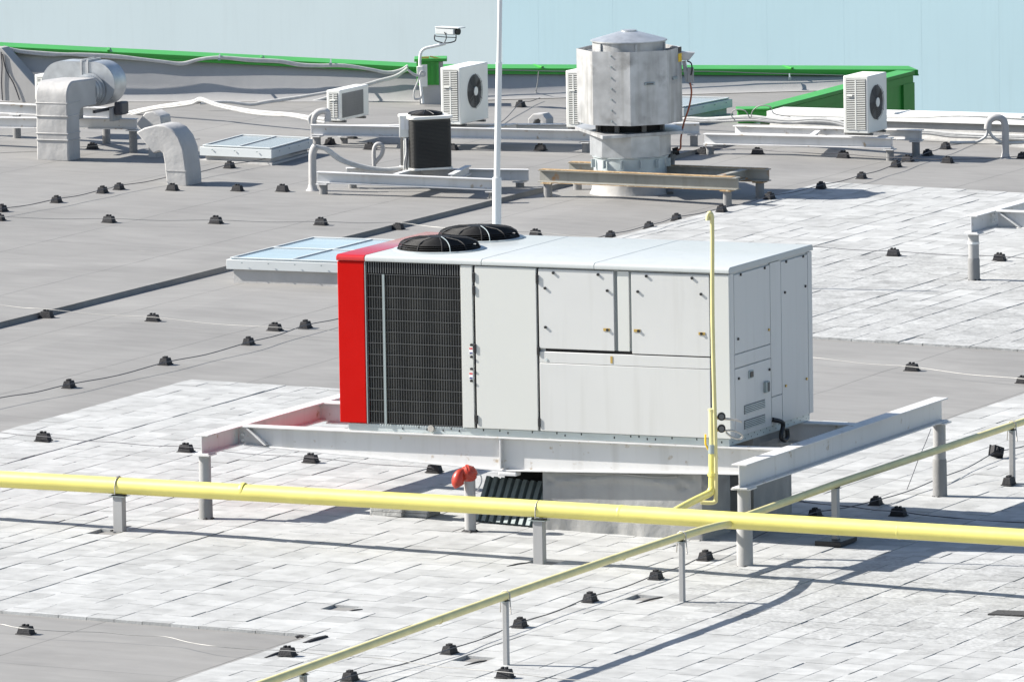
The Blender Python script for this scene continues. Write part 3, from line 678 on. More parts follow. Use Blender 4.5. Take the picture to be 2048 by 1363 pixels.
# ------------------------------------------------------------------ ducts (curbs) below the unit
def cushion(name, label, x0, x1, y0, y1, z1, seed):
    rnd = random.Random(seed); mb = MB()
    def gridface(o, u, v, nu, nv, n):
        idx = []; vs = []; nu, nv = nu*2, nv*2
        for j in range(nv+1):
            for i in range(nu+1):
                s_, t_ = i/nu, j/nv; e = min(s_, 1-s_, t_, 1-t_)
                d = (.010*math.sin(s_*19+seed)*math.sin(t_*5+1)+.006*math.sin(s_*37+seed+math.sin(s_*11)*2)*max(0, .30-t_)*3.3) if e > .001 else 0
                fold = (.035*math.exp(-((t_-.86)/.03)**2)-.02*math.exp(-((t_-.78)/.04)**2)+.03*math.exp(-((t_-.60+.03*math.cos(s_*6))/.03)**2)) if .08 < s_ < .86 else (.02*math.sin(t_*40+s_*30) if t_ > .55 and .02 < s_ < .95 else 0)
                vs.append(o+u*s_+v*t_+n*(d+fold-.012*(1 if e > .001 else 0)*0))
        mb.add(vs, [(j*(nu+1)+i, j*(nu+1)+i+1, (j+1)*(nu+1)+i+1, (j+1)*(nu+1)+i) for j in range(nv) for i in range(nu)])
    zb = gz(x1)-.01
    gridface(V((x0, y0, zb)), V((x1-x0, 0, 0)), V((0, 0, z1-zb)), 30, 18, V((0, -1, 0)))
    gridface(V((x1, y0, zb)), V((0, y1-y0, 0)), V((0, 0, z1-zb)), 14, 18, V((1, 0, 0)))
    mb.add([(x0, y0, zb), (x0, y1, zb), (x0, y1, z1), (x0, y0, z1)], [(0, 1, 2, 3)]); mb.add([(x0, y1, zb), (x1, y1, zb), (x1, y1, z1), (x0, y1, z1)], [(0, 1, 2, 3)]); mb.add([(x0, y0, z1), (x1, y0, z1), (x1, y1, z1), (x0, y1, z1)], [(0, 1, 2, 3)])
    t = thing(name, label, 'duct', (x0, y0, zb)); mb.build('wrapping', MEMB2, t, smooth=60)
    mb = MB(); mb.tube([(x0+.02+(x1-x0-.04)*i/16, y0-.006-.004*math.sin(i*2.), zb+.02+.012*math.sin(i*1.7)) for i in range(17)], .022, n=8); mb.build('foot_hem', MEMB2, t)
    # seam under the fold
    mb = MB(); mb.tube([(x0+.2+(x1-x0-.45)*i/10, y0-.022, z1-.32-.012*math.sin(i*.9)-.02*math.sin(math.pi*i/10)) for i in range(11)], .008, n=6); mb.build('weld_seam', MEMB2, t); return t
cushion('wrapped_duct', 'front grey membrane wrapped duct below the unit with a folded seam', 6.40, 8.14, -13.43, -12.70, Zb-.01, 2)
cushion('wrapped_duct', 'rear dark grey membrane wrapped duct below the right end of the unit', 6.2, 8.22, -12.28, -11.28, Zb-.01, 5)
# ------------------------------------------------------------------ profiled sheets leaning by the duct
b0, b1 = G(950, 1048), G(1083, 1062)
t = thing('profiled_sheet', 'dark green grey ribbed metal sheet leaning on its edge under the unit', 'metal sheet', ground_pt(b0))
up_ = V((.04, .24, .42)); d = V((b1.x-b0.x, b1.y-b0.y, -K*(b1.x-b0.x))); nb = 9; face = d.normalized().cross(up_.normalized())
if face.y > 0: face = -face
b0 = ground_pt(b0, .035)
pr = []
for i in range(nb):
    for s_, h_ in ((0, 0), (.10, .04), (.62, .04), (.72, 0)): pr.append(b0+d*((i+s_)/nb)+face*h_)
pr.append(b0+d)
mb = MB(); n_ = len(pr)
for lay in range(3):
    o_ = -face*.03*lay+up_*(.02*lay)*0
    mb.add([p+o_ for p in pr]+[p+o_+up_ for p in pr], [(i, i+1, n_+i+1, n_+i) for i in range(n_-1)])
ob = mb.build('sheet', DECKM, t, smooth=0); md = ob.modifiers.new('s', 'SOLIDIFY'); md.thickness = .006
o = MB().box(5.72, 6.33, -12.86, -12.80, gz(6)+.03, ZT-.004).build('void_shade_box', DARK, None, loc=(6, -12.8, gz(6)))  # black box added to stand in for the unlit void under the unit
tag(o, 'black filler added for the dark shade between the ribbed sheet and the wrapped duct', 'shade filler')
# ------------------------------------------------------------------ paver stacks
def stack(px, py, n, label, sx=.34, sy_=.30, seed=1):
    rnd = random.Random(seed); P = G(px, py)
    for i in range(n):
        mb = MB(); a = rnd.uniform(-.08, .08); c = V((P.x+rnd.uniform(-.02, .02), P.y+.15, gz(P.x)+.034+.041*i+.02)); mb.obox(c, V((math.cos(a), math.sin(a), 0))*sx/2, V((-math.sin(a), math.cos(a), 0))*sy_/2, V((0, 0, .019)))
        o = mb.build('paver', CONC, None, loc=c, bevel=.004); nm = ('lowest', 'middle', 'top')[min(i, 2)] if n == 3 else ('lower', 'upper')[i]
        tag(o, label % nm, 'paver', 'spare pavers below the unit')
stack(772, 1038, 2, '%s loose concrete paver of the left pile under the front beam', .36, seed=3)
stack(830, 1040, 3, '%s loose concrete paver of the right pile under the front beam', .32, seed=4)
P = G(2030, 1234); o = MB().obox(ground_pt(P, .04), (.22, .02, 0), (0, .13, 0), (0, 0, .008)).build('rubber_mat', CONCD, None, loc=ground_pt(P, .04)); tag(o, 'dark bitumen paver lying at the right picture edge', 'mat')

# ------------------------------------------------------------------ gas pipes
g1, g2 = G(240, 1067), G(1080, 1132)
def hp(px, py): return vp(px, py, g1, g2)
A, B = hp(0, 957.5), hp(2048, 1074.5); dd = (B-A)
M_ = hp(1024, 1013.5); print('pipe', A, B, M_)
r_big = 17.2/SC(M_)
gp = thing('gas_pipe', 'thick yellow gas pipe crossing the whole picture in front of the unit', 'pipe', ground_pt(g1))
MB().tube([A-dd*.5, A, M_, B, B+dd*.4], r_big, n=32, sm=1).build('main_pipe', YEL, gp)
for px, py in ((487, 981), (1242, 1026), (1800, 1060)):
    q = hp(px, py); u_ = dd.normalized(); MB().tube([q-u_*.02, q-u_*.008, q, q+u_*.008, q+u_*.02], lambda s_: r_big-.001+.0025*math.sin(math.pi*s_), n=32, sm=1).build('weld', YEL, gp)
mb = MB(); 
def channel_post(label, P, ztop, wd, mt=PIPEG, pad=True, grp='pipe supports', clamp=None, r=.08, axis=None, arch=True, tails=False):
    t = thing('pipe_support', label, 'pipe support', ground_pt(P), grp)
    z0 = gz(P.x)+.02; axis = axis or V((1, 0, 0)); side = V((-axis.y, axis.x, 0))
    c = V((P.x, P.y, (z0+ztop)/2)); hh = (ztop-z0)/2-.006
    mb = MB(); mb.obox(c, axis*wd/2, side*wd*.42, V((0, 0, hh))); mb.build('post', mt, t, bevel=.004)
    MB().obox((P.x, P.y, ztop-.003), axis*wd*.85, side*wd*.6, (0, 0, .003)).build('top_plate', ZINC, t)
    MB().obox((P.x, P.y, ztop+.006), axis*wd*.6, side*wd*.45, (0, 0, .006)).build('rubber_pad', BLACK, t)
    if arch:
        q = V((P.x, P.y, ztop+.014+r)); pts = [q+side*(r+.008)*math.cos(a)+V((0, 0, 1))*(r+.008)*math.sin(a)+axis*.0 for a in [math.pi*i/12 for i in range(13)]]
        pts = [pts[0]-V((0, 0, r*.9))]+pts+[pts[-1]-V((0, 0, r*.9))]
        if tails: pts = [pts[0]-V((0, 0, .13))+axis*.05+side*.03]+pts+[pts[-1]-V((0, 0, .13))-axis*.05-side*.03]
        MB().tube(pts, .006, n=6, sm=1).build('u_bolt', STEEL, t)
    return t
u2 = V((dd.x, dd.y, 0)).normalized()
def pipe_z(P): s_ = (V((P.x, P.y, 0))-V((A.x, A.y, 0))).dot(u2)/V((dd.x, dd.y, 0)).length; return A.z+(B.z-A.z)*s_
channel_post('grey channel post under the thick yellow pipe near the left edge', g1, pipe_z(g1)-r_big-.012, .105, r=r_big, axis=u2)
channel_post('scuffed grey post under the thick yellow pipe in front of the wrapped duct', g2, pipe_z(g2)-r_big-.012, .105, r=r_big, axis=u2)
# thin pipe
t1, t2, t3, t4, t5 = G(1365, 1208), G(1013, 1335), G(608, 1402), G(1672, 1093), G(2025, 972)
print('thin supports', t1, t2, t4, t5)
xt = (t1.x+t2.x)/2
xr = 9.62
def tp(px, py, x=None): return on(px, py, 0, xt if x is None else x)
join = hp(1462, 1046)
pt = [tp(540, 1361)+(tp(540, 1361)-tp(1015, 1190))*1.2, tp(540, 1361), tp(1015, 1189), tp(1364, 1071), join]
print('thin', pt, join)
gp2 = thing('gas_pipe', 'thin pale yellow branch pipe running down to the bottom edge of the picture', 'pipe', ground_pt(t1))
r_th = 8.0/212
MB().tube(pt, r_th, n=20, sm=4).build('branch_pipe', YELL, gp2)
j2 = hp(1490, 1032)
gp3 = thing('gas_pipe', 'thin pale yellow branch pipe rising to the right edge behind the thick pipe', 'pipe', ground_pt(t4))
x4 = t4.x+.02; 
pr3 = [j2, on(1672, 967, 0, (t4.x+j2.x)/2*0+t4.x+.03), on(2030, 848, 0, t5.x)]
pr3.append(pr3[-1]+(pr3[-1]-pr3[-2])*1.5)
print('pr3', pr3, 'j2', j2)
MB().tube(pr3, r_th*.98, n=20, sm=1).build('branch_pipe', YELL, gp3)
for q in (pt[3].lerp(pt[2], .35), pt[2].lerp(pt[1], .3)):
    MB().cyl(q-V((0, .006, 0)), q+V((0, .006, 0)), r_th+.003, n=20).build('weld', YELL, gp2)
ax = V((0, 1, 0))
channel_post('slim white post with wire ends under the thin yellow pipe in front of the duct', t1, pt[3].z-r_th-.012, .055, PIPEG, r=r_th, axis=ax, tails=True)
channel_post('slim white post with wire ends under the thin yellow pipe at bottom centre', t2, pt[2].z-r_th-.012, .055, PIPEG, r=r_th, axis=ax, tails=True)
q3 = pt[1]; P3 = on(606, 1337, 0, xt); P3g = V((xt, P3.y, 0)); zth = pt[1].z+(pt[2].z-pt[1].z)*((P3.y-pt[1].y)/(pt[2].y-pt[1].y))
channel_post('yellow stained post under the thin pipe at the bottom edge', P3g, zth-r_th-.012, .06, BEAMR, r=r_th, axis=ax, arch=False)
z4 = pr3[1].z; channel_post('pale post on a black rubber foot under the rising thin pipe', t4, z4-r_th-.012, .075, PIPEG, r=r_th, axis=ax, arch=False)
o = [x for x in bpy.data.objects if x.name.startswith('pipe_support')][-1]
MB().box(t4.x-.14, t4.x+.14, t4.y-.22, t4.y+.22, gz(t4.x)+.035, gz(t4.x)+.085).build('rubber_foot', BLACK, bpy.data.objects[o.name], bevel=.006)
channel_post('slim white post under the rising thin pipe at the right edge', t5, pr3[2].z-r_th-.012, .06, PIPEG, r=r_th, axis=ax, tails=True)
# riser with vent
jb = hp(1335, 1030); xb = jb.x
rp = on(1431, 990, 0, xb); print('riser', jb, rp)
gv = thing('gas_riser', 'yellow gas riser with valves and a tall hooked vent pipe in front of the unit', 'pipe', ground_pt(rp))
rb = .040
def rv(px, py, dx=0): q = ov(px, py, rp); return q
el = rv(1424.5, 980)
MB().tube([jb, jb.lerp(el, .5), el-V((0, .10, .02)), el-V((0, .04, .0)), el+V((0, 0, .05)), rv(1425, 900)], rb*.95, n=18, sm=4).build('feed_pipe', YEL, gv)
MB().tube([rv(1425.2, 903), rv(1424, 820)], rb*.9, n=18, sm=1).build('stub_pipe', YELL, gv)
MB().cyl(rv(1424, 820), rv(1424, 817), rb*1.02, n=18).build('end_cap', YELL, gv)
MB().cyl(rv(1425.4, 906), rv(1425.2, 888), rb*1.15, n=12).build('valve_body', ZINC, gv)
MB().cyl(rv(1425.6, 951), rv(1425.6, 944), rb*1.3, n=16).build('flange', YEL, gv)
MB().tube([rv(1417, 899), rv(1414, 893), rv(1411, 886), rv(1411, 868)], .010, n=8).build('valve_lever', YSTK, gv)
vt = [rv(1403, 1003)+V((0, 0, 0)), rv(1425, 1004), rv(1433.5, 1001), rv(1434, 994), rv(1434, 940), rv(1432.5, 850), rv(1427.5, 640), rv(1427, 480), rv(1426.5, 440)]
vt = [p-V((0, .03, 0)) for p in vt]
MB().tube(vt, .021, n=14, sm=3).build('vent_pipe', YELL, gv)
hk = [rv(1426.5, 442), rv(1426.3, 432), rv(1424, 426), rv(1420.5, 426), rv(1418.3, 432), rv(1417.8, 440)]
MB().tube([p-V((0, .03, 0)) for p in hk], .021, n=14, sm=4).build('vent_hook', YELL, gv)
for py in (832, 856):
    q = rv(1443, py); 
    MB().tube([rv(1434, py+3), rv(1442, py+2), rv(1450, py+4)], .018, n=10, sm=1).build('gauge_cock', BRASS, gv)
    g_ = MB().cyl(q-FH*.03, q+FH*.02, .040, n=20).build('pressure_gauge', BLACK, gv); 
    MB().cyl(q-FH*.034, q-FH*.031, .026, n=20).build('dial', ACG, g_)
MB().tube([rv(1449, 837), rv(1462, 838), rv(1476, 840), rv(1484, 843)], .012, n=8).build('flexible_hose', STEEL, gv)
MB().tube([rv(1450, 861), rv(1462, 860), rv(1474, 863), rv(1484, 869), rv(1484, 875), rv(1476, 877), rv(1462, 872), rv(1452, 864)], .010, n=8).build('flexible_hose', STEEL, gv)

# orange hose on the post
t = thing('hose', 'orange plastic hose bag wound around the short pipe post under the front beam', 'hose', (pC.x, pC.y, .4))
def hv(px, py, off=0): return ov(px, py, pC)-FH*off
mb = MB(); cb_ = hv(937, 946, .01)
mb.lathe(cb_, [(0, -.088), (.055, -.072), (.08, -.035), (.09, 0), (.082, .035), (.055, .07), (0, .086)], 20)
for k, (ta, tb) in enumerate(((.1, .2), (.45, .0), (.8, .3), (1.15, -.2), (1.45, .25), (.6, .9), (-.3, .5))):
    nrm_ = (V((0, 0, 1))*math.cos(ta)+RH*math.sin(ta)*math.cos(tb)+FH*math.sin(ta)*math.sin(tb)).normalized(); e1_ = nrm_.cross(FH if abs(nrm_.dot(FH)) < .8 else RH).normalized(); e2_ = nrm_.cross(e1_)
    off_ = nrm_*random.uniform(-.015, .015)
    mb.tube([cb_+off_+e1_*.076*math.cos(a)+e2_*.076*math.sin(a) for a in [2*math.pi*i/18 for i in range(19)]], .017, n=8, sm=2)
mb.build('hose_coil', ORNG, t)
mb = MB(); mb.tube([hv(930, 940, .05), hv(922, 943, .06), hv(917, 952, .07), hv(916, 962, .08), hv(919, 969, .08)], lambda s_: .020+.045*math.sin(min(1, s_*1.05)*math.pi*.72), n=14, sm=5); mb.build('hose_bag', ORNG, t)
MB().tube([hv(956, 945, .05), hv(962, 950, .05), hv(963, 962, .05), hv(957, 975, .05), hv(953, 980, .03)], .008, n=6).build('string', CABW, t)

# ------------------------------------------------------------------ mast
mp = G(993, 566); t = thing('lightning_mast', 'tall slim white tapered mast standing behind the unit and cut by the top edge', 'mast', ground_pt(mp))
def mv(px, py): return ov(px, py, mp)
b_ = V((mp.x, mp.y, gz(mp.x)))
top_ = mv(1001, -60)
MB().cyl(b_, mv(994, 355), 9.0/SC(mp), n=24).build('lower_tube', WHITE, t)
MB().cyl(mv(994, 357), mv(998, 125), 6.3/SC(mp), n=24).build('middle_tube', WHITE, t)
MB().cyl(mv(998, 126), top_, 4.6/SC(mp), n=20).build('upper_tube', WHITE, t)
MB().cyl(b_, b_+V((0, 0, .06)), .16, n=24).build('foot', CONC, t)

# ------------------------------------------------------------------ BIG FAN
fc = V(((f1.x+f2.x)/2*0+G(1262, 383).x, G(1262, 383).y+.0, 0)); fc.z = gz(fc.x); fs = SC(fc)
t = thing('exhaust_fan', 'big round galvanised roof exhaust fan with octagonal shell and conical hat', 'exhaust fan', fc)
base_py = 383.0
def fz(py): return ov(1262, py, fc).z - fc.z
AV = math.atan2(-FH.y, -FH.x)                              # angle that faces the viewer
def ring(prof, n, mt, nm, a0=AV, par=None, bev=0, smooth=30): 
    return MB().lathe(fc, prof, n, a0).build(nm, mt, par or t, bevel=bev, smooth=smooth)
def dz(r): return r*math.sin(PITCH)*1.0                    # front rim sits lower in the picture by this much
rO, rI, rL = 105/fs, 75.5/fs, 81/fs
zO0, zO1 = fz(255)+dz(rO), fz(108)+dz(rO)
# flared base wrap
ring([(.56, -.02), (.53, .04), (.515, .12), (.50, fz(366)+dz(.5)), (0, fz(366)+dz(.5))], 40, MEMB, 'wrapped_upstand')
zR0, zR1 = fz(342)+dz(rL), fz(319)+dz(rL)
ring([(rI*.98, fz(366)), (rI*.98, zR1-.02), (rI*1.02, zR1-.01), (rI*1.02, zR1), (0, zR1)], 40, RAIL, 'base_ring')
for k in range(6):
    a = AV+R(-70)+k*R(28); d = V((math.cos(a), math.sin(a), 0)); MB().obox(fc+d*(rI+.03)+V((0, 0, (zR0+zR1)/2-.01)), d*.028, V((-d.y, d.x, 0))*.008, V((0, 0, .055))).build('bracket', RAIL, t)
z2 = fz(276)+dz(rL)
ring([(rL, zR1+.002), (rL, z2), (0, z2)], 8, GALV, 'lower_shell', bev=.003, smooth=15)
# plate: large polygon
zp_ = z2+.002
pl = MB(); poly = []
for px, py in ((1150, 253), (1205, 273), (1367, 262), (1368, 255), (1320, 240), (1200, 238)):
    poly.append(on(px, py, 2, fc.z+zp_+.04)*1.0)
for q in poly: q.z = fc.z+zp_
pl.prism(poly, (0, 0, .045)); pl.build('platform', GALVD, t, bevel=.003)
zq = zp_+.047
mb = MB()
for k in range(8):
    a = AV+R(22.5)+k*R(45); d = V((math.cos(a), math.sin(a), 0)); mb.obox(fc+d*(rL*.86)+V((0, 0, (zq+zO0)/2+.02)), d*.02, V((-d.y, d.x, 0))*.03, V((0, 0, (zO0-zq)/2+.02)))
mb.build('struts', ACG, t)
ring([(rL*.78, zq+.001), (rL*.78, zO0+.3), (0, zO0+.3)], 24, DARK, 'rotor_housing')
# outer shell, thin walled octagon
ring([(rO-.012, zO0+.002), (rO-.012, zO1-.004), (rO, zO1), (rO, zO0), (rO-.012, zO0+.002)], 8, GALVD, 'outer_shell', smooth=15)
ring([(rO-.02, zO0+.02), (rO*.97, zO0+.0), (rL*.8, zO0+.03)], 8, GALV, 'shell_floor', smooth=15) if False else None
mb = MB()
P8 = [fc+V((math.cos(AV+R(45)*k), math.sin(AV+R(45)*k), 0))*(rO+.001) for k in range(8)]
a_, b__ = P8[0], P8[7]
zc1 = fc.z+zO0; H_ = zO1-zO0
sidev = (P8[7]-P8[0]) if (P8[7]-P8[0]).dot(RH) < 0 else (P8[1]-P8[0])
sd_n = V((-sidev.y, sidev.x, 0)).normalized()
if sd_n.dot(-FH) < 0: sd_n = -sd_n
for i in range(7):
    q = P8[0]+sidev*.5+V((0, 0, zO0+H_*(.06+.147*i))); mb.cyl(q, q+sd_n*.012, .012, n=8)
mb.build('rivets', ZINC, t)
sv2 = (P8[1]-P8[0]) if (P8[1]-P8[0]).dot(RH) > 0 else (P8[7]-P8[0]); n2 = V((-sv2.y, sv2.x, 0)).normalized()
if n2.dot(-FH) < 0: n2 = -n2
q = P8[0]+sv2*.52+V((0, 0, zO0+H_*.56)); MB().obox(q+n2*.008, sv2.normalized()*.075, n2*.008, V((0, 0, .02))).build('handle', ZINC, t, bevel=.004)
MB().obox(q+n2*.017, sv2.normalized()*.05, n2*.002, V((0, 0, .011))).build('handle_slot', ACG, t)
P9 = P8[1] if (P8[1]-P8[0]).dot(RH) > 0 else P8[7]; P10 = P8[2] if P9 is P8[1] else P8[6]
sv3 = P10-P9; n3 = V((-sv3.y, sv3.x, 0)).normalized(); n3 = n3 if n3.dot(RH) > 0 else -n3
q = P9+sv3*.5+V((0, 0, zO0+H_*.60)); MB().obox(q+n3*.008, sv3.normalized()*.075, n3*.008, V((0, 0, .02))).build('handle', ZINC, t, bevel=.004)
q = P9+sv3*.86+V((0, 0, zO0+H_*.86)); MB().obox(q+n3*.004, sv3.normalized()*.06, n3*.002, V((0, 0, .055))).build('warning_label', YSTK, t)
MB().obox(q+n3*.004+V((0, 0, .105)), sv3.normalized()*.05, n3*.002, V((0, 0, .04))).build('rating_plate', BLACK, t)
# inner drum, baffles and hat
zH = fz(81)
ring([(rI*.97, zO0+.35), (rI*.97, zH-.004), (0, zH-.004)], 40, GALVD, 'inner_drum')
for k in range(6):
    a = AV+R(10)+k*R(60); d = V((math.cos(a), math.sin(a), 0)); mb = MB(); mb.obox(fc+d*(rI*.97+.012)+V((0, 0, zH-.10)), d*.01, V((-d.y, d.x, 0))*.012, V((0, 0, .085))); mb.build('stay', GALV, t)
zA = fz(61.5)
ring([(rI+.008, zH), (rI+.008, zH+.015), (rI*.62, zH+(zA-zH)*.55), (.14, zA-.01), (0, zA)], 40, GALV, 'hat', smooth=25)
ring([(.105, zA-.008), (.105, zA+.012), (0, zA+.018)], 20, GALV, 'hat_knob')
mb = MB()
for k in range(8):
    a = AV+R(22.5)+k*R(45); d = V((math.cos(a), math.sin(a), 0)); p = fc+d*(rI*.98)+V((0, 0, zO1-.06)); mb.bar(p, p+d*(rO*.92-rI), .012, .05)
mb.build('spokes', GALV, t)
# isolator switch on a bracket with red cable
def fv(px, py, o_=0): return ov(px, py, fc)+FH*o_
q = fv(1377, 112); mb = MB(); mb.add([fv(1360, 104), fv(1390, 106), fv(1378, 121), fv(1362, 121), fv(1360, 104)+FH*.16, fv(1390, 106)+FH*.16, fv(1378, 121)+FH*.16, fv(1362, 121)+FH*.16], [(0, 1, 2, 3), (4, 5, 6, 7), (0, 1, 5, 4), (1, 2, 6, 5), (2, 3, 7, 6), (3, 0, 4, 7)]); mb.build('isolator_hood', GALVD, t)
MB().bar(fv(1368, 122), fv(1375, 164), .05, .03).build('isolator_bracket', GALV, t)
MB().obox(fv(1381, 150), RH*.045, FH*.03, V((0, 0, .10))).build('isolator_box', PIPEG, t, bevel=.008)
MB().tube([fv(1374, 122, -.02), fv(1382, 126, -.04), fv(1384, 138, -.05), fv(1382, 150, -.04)], .010, n=8).build('black_cable', BLACK, t)
MB().tube([fv(1380, 166), fv(1383, 185), fv(1378, 215), fv(1368, 245), fv(1362, 275), fv(1361, 296), fv(1355, 300)], .013, n=8).build('red_cable', REDC, t)
o = MB().cyl(fv(1346, 306, .1), fv(1358, 303, .1), .055, n=16).build('flexible_gland', BLACK, t)
MB().tube([fv(1349, 308, .1), fv(1344, 316, .1), fv(1342, 340, .1), ground_pt(G(1340, 388))], .05, n=14).build('cable_riser', POSTG, t)

# ------------------------------------------------------------------ split air conditioners
def ac(label, corner, top_y, wx, wy, zb, kind='fan', fan=(.55, .5, .30)):
    c = on(corner[0], corner[1], 2, zb); h = ov(corner[0], top_y, c).z-zb
    t = thing('air_conditioner', label, 'air conditioner', c, 'split air conditioner outdoor units')
    x0, x1, y0, y1 = c.x-wx, c.x, c.y, c.y+wy
    z0 = zb+.03
    MB().box(x0, x1, y0, y1, z0, zb+h).build('casing', ACW, t, bevel=.012)
    for yy in (y0+.12*wy, y0+.8*wy): MB().box(x0-.02, x1+.02, yy, yy+.05, zb, z0-.001).build('foot', ACG, t)
    # louvred side facing the viewer
    bk = MB().box(x0+.045, x1-.035, y0-.003, y0-.0005, z0+.05, zb+h-.04).build('side_grille', DARK, t); mb = MB(); n_ = int((h-.1)/.026)
    for i in range(n_):
        z = z0+.055+i*(h-.12)/n_; mb.box(x0+.05, x1-.04, y0-.008, y0-.0035, z, z+(h-.12)/n_*.52)
    xm = (x0+x1)/2; mb.box(xm-.010, xm+.010, y0-.010, y0-.0082, z0+.05, zb+h-.05); mb.build('slats', ACW, bk, smooth=0)
    MB().box(x0+.055, x0+.14, y0-.018, y0-.0102, z0+h*.62, z0+h*.65).build('side_handle', ACW, bk)
    if kind == 'fan':
        cc = V((x1, y0+wy*fan[0], z0+(h)*fan[1])); r_ = fan[2]
        f = MB().cyl(cc+V((.001, 0, 0)), cc+V((.004, 0, 0)), r_, n=36).build('fan', ACG, t)
        mb = MB()
        for k in range(4):
            a = k*math.pi/2+.4; d = V((0, math.cos(a), math.sin(a))); e = V((0, -d.z, d.y)); mb.add([cc+V((.006, 0, 0))+d*.06-e*.05, cc+V((.006, 0, 0))+d*r_*.9-e*.10, cc+V((.012, 0, 0))+d*r_*.93+e*.09, cc+V((.012, 0, 0))+d*.06+e*.06], [(0, 1, 2, 3)])
        mb.build('fan_blades', BLACK, f)
        mb = MB()
        for rr_ in [r_*x for x in (.3, .4, .5, .6, .7, .8, .9, 1.0)]:
            mb.tube([cc+V((.022, rr_*math.cos(2*math.pi*k/28), rr_*math.sin(2*math.pi*k/28))) for k in range(29)], .0028, n=4, sm=1, caps=False)
        for k in range(6):
            a = k*math.pi/3+math.pi/6*0+math.pi/2; d = V((0, math.cos(a), math.sin(a))); mb.bar(cc+V((.024, 0, 0))+d*.05, cc+V((.024, 0, 0))+d*(r_+.012), .006, .006)
        mb.build('fan_guard', ACG, f); MB().cyl(cc+V((.02, 0, 0)), cc+V((.030, 0, 0)), r_*.27, n=24).build('fan_hub', ACW, f)
    else:
        f = MB().box(x1+.001, x1+.006, y0+.06, y0+wy*.80, z0+.04, z0+h-.08).build('coil_grille', ACL, t, bevel=.01); mb = MB()
        for i in range(16): y = y0+.08+i*(wy*.72)/16; mb.box(x1+.0065, x1+.010, y, y+.005, z0+.05, z0+h-.09)
        for i in range(8): z = z0+.06+i*(h-.18)/8; mb.box(x1+.0105, x1+.013, y0+.065, y0+wy*.79, z, z+.004)
        mb.build('grille_bars', ACL, f, smooth=0)
    return t
zRF = zat(634, 249, r1)
ac('small white air conditioner with a dark grille face on the left of the long frame', (681, 247), 181, .21, .95, zat(688, 250, r3)+.01, 'coil')
ac('tall white air conditioner with a round fan left of the mast', (921.5, 254), 136, .30, .95, zat(688, 250, r3)+.01, 'fan', (.50, .52, .235))
ac('white air conditioner half hidden behind the big round metal fan', (1163, 260), 142, .23, .8, zat(688, 250, r3)+.01, 'fan', (.50, .52, .235))
ac('white air conditioner with a round fan on the right hand frame', (1737, 272), 153, .37, .70, zat(1780, 272, s2)+.005, 'fan', (.42, .50, .24))
c = ac('white air conditioner peeping out behind the wrapped duct at the far left', (98, 205), 150, .22, .7, zat(34, 206, l3), 'fan', (.5, .5, .2))

# ------------------------------------------------------------------ black coil condenser
cc = on(852, 339, 2, zc_+.01); s_ = SC(cc)
hc = ov(852, 232, cc).z-cc.z
t = thing('condenser', 'round cornered black coil condenser with a white control panel and fan on top', 'air conditioner', cc)
wq = 36.5/s_
cen = cc+FH*wq*.9; cen.z = cc.z; ang = math.atan2(RH.y, RH.x)
def rrect(c, hw, r, n=6):
    out = []
    for k, (sx_, sy__) in enumerate(((1, 1), (-1, 1), (-1, -1), (1, -1))):
        for i in range(n+1):
            a = math.pi/2*k+math.pi/2*i/n; lx = sx_*(hw-r)+r*math.cos(a); ly = sy__*(hw-r)+r*math.sin(a)
            out.append(V((c.x+lx*math.cos(ang+.35)-ly*math.sin(ang+.35), c.y+lx*math.sin(ang+.35)+ly*math.cos(ang+.35), c.z)))
    return out
MB().prism(rrect(cen, .30, .09), (0, 0, .025)).build('base_pan', ACW, t)
MB().prism([p+V((0, 0, .026)) for p in rrect(cen, .285, .085)], (0, 0, hc-.07)).build('coil', COIL, t)
mb = MB()
for i in range(34):
    z = .04+i*(hc-.1)/34; q = [p+V((0, 0, z)) for p in rrect(cen, .289, .087, 4)]; mb.tube(q+[q[0]], .003, n=4, sm=1, caps=False)
mb.build('coil_guard', BLACK, t, smooth=0)
MB().prism([p+V((0, 0, hc-.042)) for p in rrect(cen, .31, .10)], (0, 0, .04)).build('top_pan', ACW, t, bevel=.008)
f = MB().lathe(cen+V((0, 0, hc)), [(.235, 0), (.235, .02), (.215, .02), (.215, .003), (0, .003)], 32).build('fan', DARK, t)
mb = MB()
for i in range(12): r_ = .05+i*.0155; q = [cen+V((r_*math.cos(2*math.pi*k/28), r_*math.sin(2*math.pi*k/28), hc+.055-.035*(r_/.235)**2)) for k in range(29)]; mb.tube(q, .0035, n=4, sm=1, caps=False)
for k in range(10): a = k*math.pi/5; mb.tube([cen+V((r_*math.cos(a), r_*math.sin(a), hc+.056-.035*(r_/.235)**2)) for r_ in (.04, .14, .235)], .006, n=5, sm=2)
mb.build('fan_guard', BLACK, f)
mb = MB()
for k in range(4): a = k*math.pi/2+.5; d = V((math.cos(a), math.sin(a), 0)); e = V((-d.y, d.x, 0)); b0_ = cen+V((0, 0, hc+.01)); mb.add([b0_+d*.03-e*.03, b0_+d*.2-e*.08, b0_+d*.2+e*.07+V((0, 0, .02)), b0_+d*.03+e*.03+V((0, 0, .02))], [(0, 1, 2, 3)])
mb.build('fan_blades', ACG, f)
def cv(px, py, o_=0): return ov(px, py, cen)-FH*o_
mb = MB(); pz = cv(801, 340); 
for (xa, xb_, ya, yb_, nm) in ((799, 823, 228, 272, 'control_panel'), (808, 822, 273, 337, 'pipe_cover')):
    a, b = cv(xa, yb_, .22), cv(xb_, yb_, .22); z_top = cv(xa, ya, .22).z
    MB().prism([a, b, b+FH*.22, a+FH*.22], (0, 0, z_top-a.z)).build(nm, ACW, t, bevel=.006)
